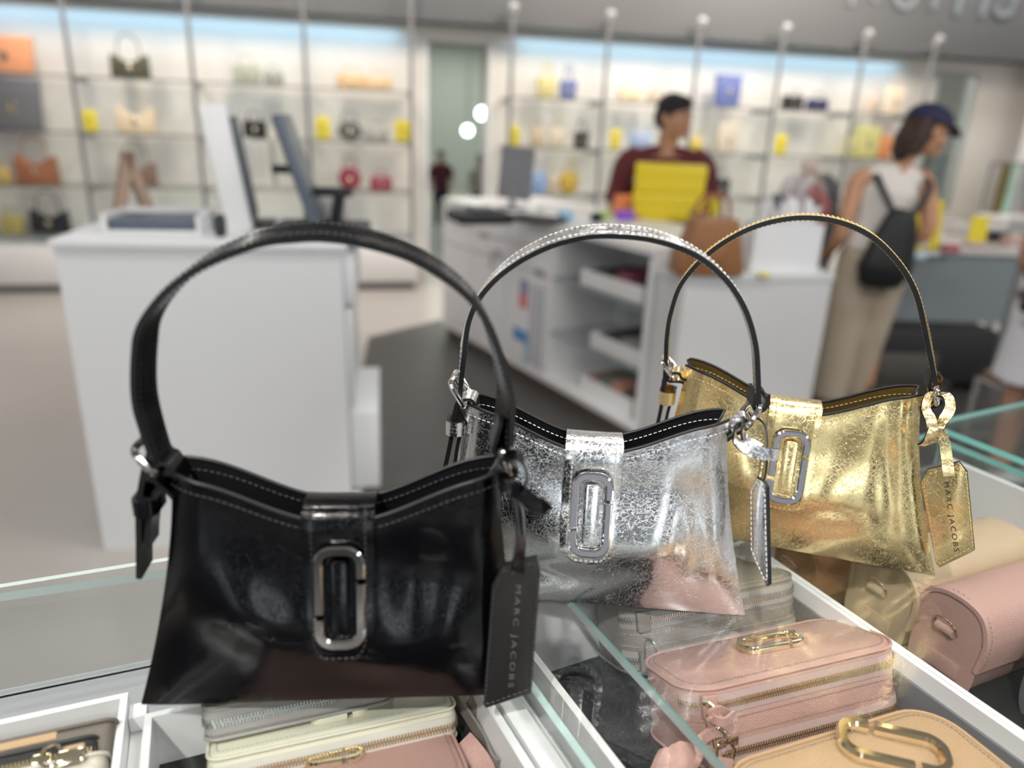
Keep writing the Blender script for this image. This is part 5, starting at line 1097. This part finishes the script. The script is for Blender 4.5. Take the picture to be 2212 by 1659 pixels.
# her back faces the camera (-y), arms down
LE, LHd, RE, RH = V((-.235, -.03, .93)), V((-.20, .14, .80)), V((.215, -.05, .95)), V((.15, .14, .86))
limb(mb, [(-.13, 0, 1.21), (-.185, 0, 1.17), LE, LHd], [.055, .047, .038, .024]); limb(mb, [(.14, 0, 1.21), (.195, 0, 1.17), RE, RH], [.055, .048, .038, .024])
hand(mb, LHd, (.2, .8, -.5), (.8, .1, .4), .7, .9); hand(mb, RH, (-.3, .9, -.3), (-.8, -.1, .5), .7, .9)
for s in (-1, 1): limb(mb, [(s*.085, 0, .84), (s*.09, .02, .46), (s*.09, 0, .10)], [.10, .060, .038]); mb.loft([((s*.09, -.05, .035), .032, .03), ((s*.095, .05, .04), .038, .03), ((s*.10, .15, .025), .034, .018)])
remesh(mb.build('body', WS, wm), .008); face_bits(wm, hc, HR, .98)
mb = MB(); limb(mb, [(-.02, 0, .86), (-.02, 0, 1.0), (-.01, 0, 1.14), (0, 0, 1.235)], [.175, .148, .168, .105], flat=(1, .68)); limb(mb, [(-.15, 0, 1.19), (0, 0, 1.225), (.155, 0, 1.19)], [.045, .07, .045])
remesh(mb.build('sleeveless_top', fm((.78, .73, .68), .85), wm), .009)
mb = MB(); limb(mb, [(-.02, 0, .95), (0, 0, .80), (0, 0, .74)], [.155, .175, .165], flat=(1, .72))
limb(mb, [(-.085, 0, .84), (-.11, -.01, .48), (-.15, -.05, .055)], [.112, .100, .095]); limb(mb, [(.085, 0, .84), (.065, .02, .48), (.03, .06, .055)], [.112, .098, .092])
remesh(mb.build('trousers', fm((.50, .42, .32), .85), wm), .010)
X = Matrix.Translation(hc) @ HR
mb = MB(); mb.ball((0, .045, .010), (.088, .085, .098), X=X); mb.loft([((0, .085, .03), .055, .04), ((0, .095, -.06), .065, .045), ((0, .085, -.135), .055, .035), ((0, .08, -.165), .03, .02)], X=X)
for s in (-1, 1): mb.loft([((s*.074, .055, .04), .018, .04), ((s*.078, .060, -.05), .020, .042), ((s*.072, .07, -.13), .018, .03)], X=X)
remesh(mb.build('hair', fm((.045, .022, .016), .6), wm), .009, 3)
mb = MB(); G = []
for i in range(9):
    a = pi/2*i/8; G.append([X @ V((.098*cos(a)*cos(b), .012+.116*cos(a)*sin(b), .042+.086*sin(a))) for b in [2*pi*k/20 for k in range(21)]])
mb.sheet(G, .004); mb.sheet([[X @ V((x*(1-.35*t*t), -.095-.085*t*sqrt(max(0, 1-(x/.085)**2)), .052-.030*t-.10*x*x)) for x in [-.075+.15*k/12 for k in range(13)]] for t in (0, .33, .66, 1)], .004)
mb.ball((0, .012, .130), (.008, .008, .006), X=X); mb.build('cap', fm((.018, .02, .065), .75), wm)
mb = MB(); limb(mb, [(-.055, -.15, .70), (-.050, -.17, .80), (-.03, -.165, .92), (-.01, -.155, 1.03), (.0, -.14, 1.06)], [.11, .142, .118, .085, .05], flat=(1, .55)); mb.ball((-.05, -.155, .79), (.138, .08, .11))
remesh(mb.build('backpack', fm((.012, .012, .015), .6), wm), .010)
mb = MB()
mb.ribbon(spline([(-.02, -.16, 1.02), (-.07, -.145, 1.08), (-.115, -.11, 1.17), (-.125, -.05, 1.225), (-.12, .05, 1.22)], 6), V((1, 0, .4)), .032, .006); mb.ribbon(spline([(.01, -.16, 1.02), (.08, -.145, 1.09), (.14, -.11, 1.17), (.155, -.05, 1.22), (.15, .05, 1.21)], 6), V((1, 0, -.4)), .032, .006)
mb.build('backpack_strap', fm((.015, .015, .018), .6), wm)
mb = MB(); mb.bbox((-.055, -.235, .80), (-.005, -.222, .83), .004); mb.build('backpack_buckle', 'brass', wm)
for s, q in ((-1, (-.155, -.05)), (1, (.03, .06))): mb = MB(); mb.loft([((q[0], q[1]-.08, .035), .035, .035), ((q[0], q[1]+.03, .04), .042, .036), ((q[0]+.01, q[1]+.15, .03), .038, .025)]); mb.build('shoe', fm((.60, .58, .56)), wm)
# partly visible customer at the right edge: navy top, white shorts, bare legs
CSK = mat('customer_skin', (.52, .30, .21), .5, bump=noisy(200, .1)); cp_ = V((2.165, 2.86, 0))
cs = thing('person', 'customer in navy top and white shorts cut by the right edge', 'person', cp_, radians(100))
mb = MB(); hc = V((0, .0, 1.47)); head(mb, hc, Matrix.Identity(4), 1); limb(mb, [(0, .01, 1.25), (0, 0, 1.40)], [.06, .055]); limb(mb, [(0, 0, .84), (0, 0, 1.0), (0, 0, 1.2), (0, 0, 1.28)], [.15, .13, .16, .10], flat=(1, .62))
for s in (-1, 1):
    limb(mb, [(s*.14, 0, 1.26), (s*.19, 0, 1.22), (s*.225, .02, .98), (s*.20, -.12, .84)], [.05, .046, .037, .024]); hand(mb, (s*.20, -.12, .84), (0, -.7, -.7), (-s*.9, 0, 0), .5, .9)
    limb(mb, [(s*.09, 0, .84), (s*.10, .01, .46), (s*.10, .02, .09)], [.095, .058, .038]); mb.loft([((s*.10, .05, .035), .032, .03), ((s*.105, -.05, .04), .038, .03), ((s*.11, -.15, .025), .034, .018)])
remesh(mb.build('body', CSK, cs), .009); face_bits(cs, hc, Matrix.Identity(4))
mb = MB(); limb(mb, [(0, 0, .80), (0, 0, 1.0), (0, 0, 1.18), (0, 0, 1.27)], [.185, .165, .178, .12], flat=(1, .8)); limb(mb, [(-.20, .0, 1.05), (-.17, 0, 1.20), (0, 0, 1.25), (.17, 0, 1.20), (.20, .0, 1.05)], [.06, .062, .08, .062, .06]); remesh(mb.build('navy_top', fm((.022, .026, .07), .85), cs), .010)
mb = MB(); limb(mb, [(0, 0, .88), (0, 0, .76)], [.17, .175], flat=(1, .8))
for s in (-1, 1): limb(mb, [(s*.085, 0, .80), (s*.10, 0, .60), (s*.105, 0, .50)], [.115, .120, .128])
remesh(mb.build('shorts', fm((.74, .74, .78), .85), cs), .010)
mb = MB(); mb.ball((0, .02, 1.50), (.088, .105, .098)); mb.ball((0, .05, 1.44), (.08, .07, .09)); remesh(mb.build('hair', fm((.03, .02, .015), .6), cs), .010, 3)
for s in (-1, 1): mb = MB(); mb.loft([((s*.10, .07, .035), .04, .035), ((s*.105, -.05, .04), .046, .036), ((s*.11, -.18, .03), .04, .025)]); mb.build('shoe', fm((.7, .7, .7)), cs)
# two small figures far off beyond the doorway
def far_person(label, P, rz, top, low, hair=(.02, .015, .012), s=.62, bag=None):
    X = Matrix.Scale(s, 4); t = thing('person', label, 'person', P, rz); mb = MB(); hc = V((0, 0, 1.55)); 
    head(mb, hc, Matrix.Rotation(.3, 4, 'Z'), 1.05); limb(mb, [(0, 0, 1.3), (0, 0, 1.45)], [.06, .055]); limb(mb, [(0, 0, .85), (0, 0, 1.1), (0, 0, 1.33)], [.15, .15, .12], flat=(1, .6))
    for q in (-1, 1): limb(mb, [(q*.15, 0, 1.32), (q*.20, 0, 1.27), (q*.24, 0, 1.03), (q*.20, -.12, .88)], [.05, .05, .04, .026]); hand(mb, (q*.20, -.12, .88), (0, -.6, -.7), (-q*.9, 0, 0), .5, 1); limb(mb, [(q*.09, 0, .86), (q*.10, 0, .46), (q*.10, 0, .08)], [.09, .06, .04]); mb.loft([((q*.10, .05, .04), .035, .03), ((q*.11, -.16, .03), .04, .02)])
    o = remesh(mb.build('body', fm((.42, .24, .17)), t, X=X), .014, 3)
    mb = MB(); limb(mb, [(0, 0, .82), (0, 0, 1.1), (0, 0, 1.34)], [.18, .175, .14], flat=(1, .7)); limb(mb, [(-.23, 0, 1.08), (-.19, 0, 1.28), (0, 0, 1.34), (.19, 0, 1.28), (.23, 0, 1.08)], [.06, .065, .08, .065, .06]); remesh(mb.build('shirt', fm(top, .8), t, X=X), .016, 3)
    mb = MB(); limb(mb, [(0, 0, .92), (0, 0, .80)], [.165, .165], flat=(1, .7)); [limb(mb, [(q*.085, 0, .84), (q*.10, 0, .46), (q*.10, 0, .06)], [.105, .08, .07]) for q in (-1, 1)]; remesh(mb.build('trousers', fm(low, .8), t, X=X), .016, 3)
    mb = MB(); mb.ball((0, .02, 1.59), (.088, .105, .10)); mb.build('hair', fm(hair), t, X=X)
far_person('child sized figure in dark maroon top beyond the doorway', aty(952, 470, 10.6)*1.0 - V((0, 0, aty(952, 470, 10.6).z)), .3, (.10, .015, .025), (.02, .03, .07))
far_person('child sized figure in beige top beyond the doorway beside the maroon one', aty(1034, 480, 10.4) - V((0, 0, aty(1034, 480, 10.4).z)), -.5, (.42, .36, .30), (.05, .06, .10), s=.60)
# ------------------------------------------------------------------ furniture and goods at the right
def cyl(mb, a, b, r, n=10, mi=0): return mb.tube([a, b], r, n, mi)
dt = thing('display_table', 'grey fronted display table with goods behind the woman', 'table', (2.62, 4.28, 0), .05)
mb = MB(); mb.box((-.55, 0, .82), (.75, .75, .86)); mb.build('table_top', fm((.62, .58, .55)), dt, smooth=False)
mb = MB(); mb.box((-.52, .02, .42), (.28, .06, .82)); mb.build('front_panel', fm((.22, .25, .27)), dt, smooth=False)
for x, y in ((-.53, .03), (.30, .03), (.70, .03), (-.53, .70), (.70, .70)): mb = MB(); mb.box((x, y, 0), (x+.03, y+.03, .82)); mb.build('leg', 'pole', dt, smooth=False)
t = thing('storage_bench', 'black low bench under the grey fronted table', 'bench', (2.52, 4.16, 0), .05)
mb = MB(); mb.bbox((-.55, 0, .08), (.30, .30, .40), .02); mb.build('seat_block', fm((.018, .018, .02)), t); mb = MB(); mb.bbox((-.45, -.012, .10), (-.05, .0, .26), .004); mb.build('front_panel', fm((.10, .09, .08)), t)
for x in (-.5, .24): mb = MB(); mb.box((x, .05, 0), (x+.04, .25, .08)); mb.build('foot', fm((.02, .02, .02)), t, smooth=False)
ch = thing('stool', 'chrome framed low stool with brown seat beside the white shorts', 'chair', (2.35, 3.12, 0), .35)
mb = MB(); mb.bbox((-.16, -.16, .42), (.20, .18, .46), .015); mb.build('seat', fm((.28, .18, .12)), ch)
for x, y in ((-.17, -.17), (.20, -.17), (-.17, .18), (.20, .18)): mb = MB(); cyl(mb, (x, y, 0), (x, y, .42), .012); mb.build('leg', 'chrome', ch)
mb = MB(); mb.tube([(-.17, -.17, .41), (.20, -.17, .41), (.20, .18, .41), (-.17, .18, .41)], .011, 8, closed=True); mb.tube([(-.17, -.17, .12), (.20, -.17, .12), (.20, .18, .12), (-.17, .18, .12)], .009, 8, closed=True); mb.build('frame_ring', 'chrome', ch)
def onto(px, py, z=.861): return atz(px, py, z)
def ysign(label, px, w, h, notch=False):
    q = onto(px, 545 if px < 2050 else 525)+V((0, .06, 0)); t = thing('sign_holder', label, 'sign', q, .1)
    prof = [(-w/2, 0), (-w*.22, 0), (-w*.10, h*.28), (w*.10, h*.28), (w*.22, 0), (w/2, 0), (w/2*.9, h), (-w/2*.9, h)] if notch else [(-w/2, 0), (w/2, 0), (w/2, h), (-w/2, h)]
    mb = MB(); mb.prism(prof, -.006, .006, 0, X=Matrix.Rotation(pi/2-.12, 4, 'X')); mb.build('board', fm((.80, .64, .03)), t, smooth=False)
    mb = MB(); mb.box((-w*.3, 0, 0), (w*.3, .07, .008)); mb.build('foot', fm((.7, .58, .03)), t, smooth=False); return t
ysign('tall yellow sign with a notched foot beside the woman', 2006, .17, .27, True); ysign('short yellow sign on the table near the right edge', 2122, .11, .15)
for lb, px, py, sz, c, n, ct in (('pale blue folded scarf at the near corner of the grey table', 1985, 556, (.16, .10, .025), (.50, .66, .76), 'folded_scarf', 'scarf'), ('small red pouch between the yellow signs', 2050, 545, (.09, .06, .04), (.40, .10, .12), 'pouch', 'pouch'),
        ('dark flat wallet before the tall yellow sign', 2020, 560, (.10, .06, .02), (.06, .06, .08), 'wallet', 'wallet'), ('beige flat clutch along the table edge', 2125, 533, (.22, .10, .02), (.55, .45, .38), 'clutch', 'handbag'),
        ('black clutch behind the short yellow sign', 2140, 520, (.18, .10, .06), (.02, .02, .025), 'clutch', 'handbag'), ('rose clutch at the far right of the table', 2190, 528, (.14, .09, .05), (.55, .38, .34), 'clutch', 'handbag'),
        ('off white pouch behind the tall yellow sign', 2065, 505, (.12, .08, .08), (.66, .62, .60), 'pouch', 'pouch')):
    q = onto(px, py); flatbox(n, lb, ct, q, .1, sz, c, b=.008)
# standing rack behind with scarves
rk = thing('garment_rail', 'steel rail with hanging scarves beyond the yellow signs', 'rack', wt(9.35, 0, .75), WY)
mb = MB(); cyl(mb, (-.45, 0, 0), (-.45, 0, 1.25), .014); cyl(mb, (.45, 0, 0), (.45, 0, 1.25), .014); cyl(mb, (-.45, 0, 1.24), (.45, 0, 1.24), .012); mb.box((-.5, -.16, 0), (-.4, .16, .02)); mb.box((.4, -.16, 0), (.5, .16, .02)); mb.build('rail_frame', 'pole', rk)
for lb, x, c in (('mint green hanging scarf on the rail', -.18, (.42, .66, .56)), ('dark olive hanging scarf left of the mint one', -.27, (.20, .16, .05)), ('pale grey hanging scarf right of the mint one', -.05, (.50, .50, .52)), ('white hanging scarf on the rail nearest the column', .12, (.72, .70, .70)), ('taupe hanging scarf between the grey and the white', .04, (.30, .26, .25)), ('light blue hanging scarf at the end of the rail', .26, (.45, .62, .68))):
    t = thing('hanging_scarf', lb, 'scarf', wt(9.35+x, 0, .75), WY); mb = MB(); mb.ribbon([(0, -.018, .62), (0, -.016, 1.0), (0, -.014, 1.235), (0, 0, 1.256), (0, .014, 1.235), (0, .016, 1.0), (0, .018, .70)], (1, 0, 0), .075, .006, belly=.01); mb.build('cloth', fm(c), t)
sd = thing('display_shelf', 'low white display shelf under the hanging scarves', 'shelf', wt(8.85, 0, .95), WY)
mb = MB(); mb.box((0, -.20, .74), (1.25, .18, .77)); mb.build('shelf_top', 'white', sd, smooth=False); mb = MB(); mb.box((.02, -.18, .10), (1.23, .14, .74)); mb.build('shelf_body', fm((.60, .60, .60)), sd, smooth=False)
flatbox('pouch', 'small yellow pouch on the white display shelf', 'pouch', wt(9.72, .771, 1.02), WY, (.12, .08, .10), (.75, .60, .10), b=.02)
# mannequin bust with grey jacket, tan crossbody bag and pink scarf, between man and woman
jk = thing('mannequin', 'dress stand wearing a grey jacket over a pale blouse', 'mannequin', (1.62, 4.35, 0), .3)
mb = MB(); cyl(mb, (0, 0, .02), (0, 0, .95), .014); cyl(mb, (0, 0, 0), (0, 0, .02), .15, 20); mb.build('stand_pole', 'pole', jk)
mb = MB(); limb(mb, [(0, 0, .74), (0, 0, .98), (0, 0, 1.14), (0, 0, 1.21)], [.13, .11, .13, .07], flat=(1, .65)); limb(mb, [(0, 0, 1.18), (0, 0, 1.30)], [.045, .042]); remesh(mb.build('bust', fm((.72, .58, .50)), jk), .012, 3)
mb = MB(); limb(mb, [(-.02, -.01, .72), (-.02, -.01, .98), (-.02, -.01, 1.13), (0, 0, 1.20)], [.155, .135, .15, .09], flat=(1, .68)); remesh(mb.build('blouse', fm((.68, .64, .66)), jk), .012, 3)
mb = MB(); limb(mb, [(.12, .01, .70), (.14, .01, .95), (.13, .01, 1.13), (.08, .01, 1.20)], [.075, .085, .09, .05], flat=(1, 1)); limb(mb, [(.13, 0, 1.15), (.19, 0, 1.0), (.20, -.02, .74)], [.06, .052, .045]); limb(mb, [(-.15, 0, 1.10), (-.19, 0, .98), (-.19, -.02, .78)], [.05, .045, .04]); remesh(mb.build('jacket', fm((.15, .15, .175)), jk), .012, 3)
t = thing('scarf', 'coral pink scarf tied on the mannequin', 'scarf', (1.62, 4.35, 0), .3); mb = MB(); mb.ribbon(spline([(-.06, -.12, 1.16), (.02, -.145, 1.08), (.04, -.14, 1.0), (.0, -.135, .90)], 5), V((1, 0, .2)), .07, .008); mb.build('scarf_cloth', fm((.62, .22, .24)), t)
t = prof_bag('handbag', 'tan crossbody bag hanging in front of the grey jacket', 'handbag', V((1.56, 4.155, .86)), .2, sil('box', .20, .12), .06, 'l_tan', [([(-.09, .11), (-.06, .30), (.02, .40), (.08, .30), (.09, .11)], .004, 0)])
t = prof_bag('handbag', 'navy fringed bag below the tan crossbody one', 'handbag', V((1.55, 4.15, .73)), .2, sil('box', .19, .115), .05, (.03, .03, .06), [([(-.09, .11), (-.10, .30), (-.04, .48), (.05, .50), (.10, .30), (.09, .11)], .004, .01)]); mb = MB(); [mb.box((-.09+i*.012, -.03, -.05), (-.083+i*.012, -.022, .01)) for i in range(16)]; mb.build('fringe', fm((.7, .68, .7)), t, smooth=False, kind='stuff')
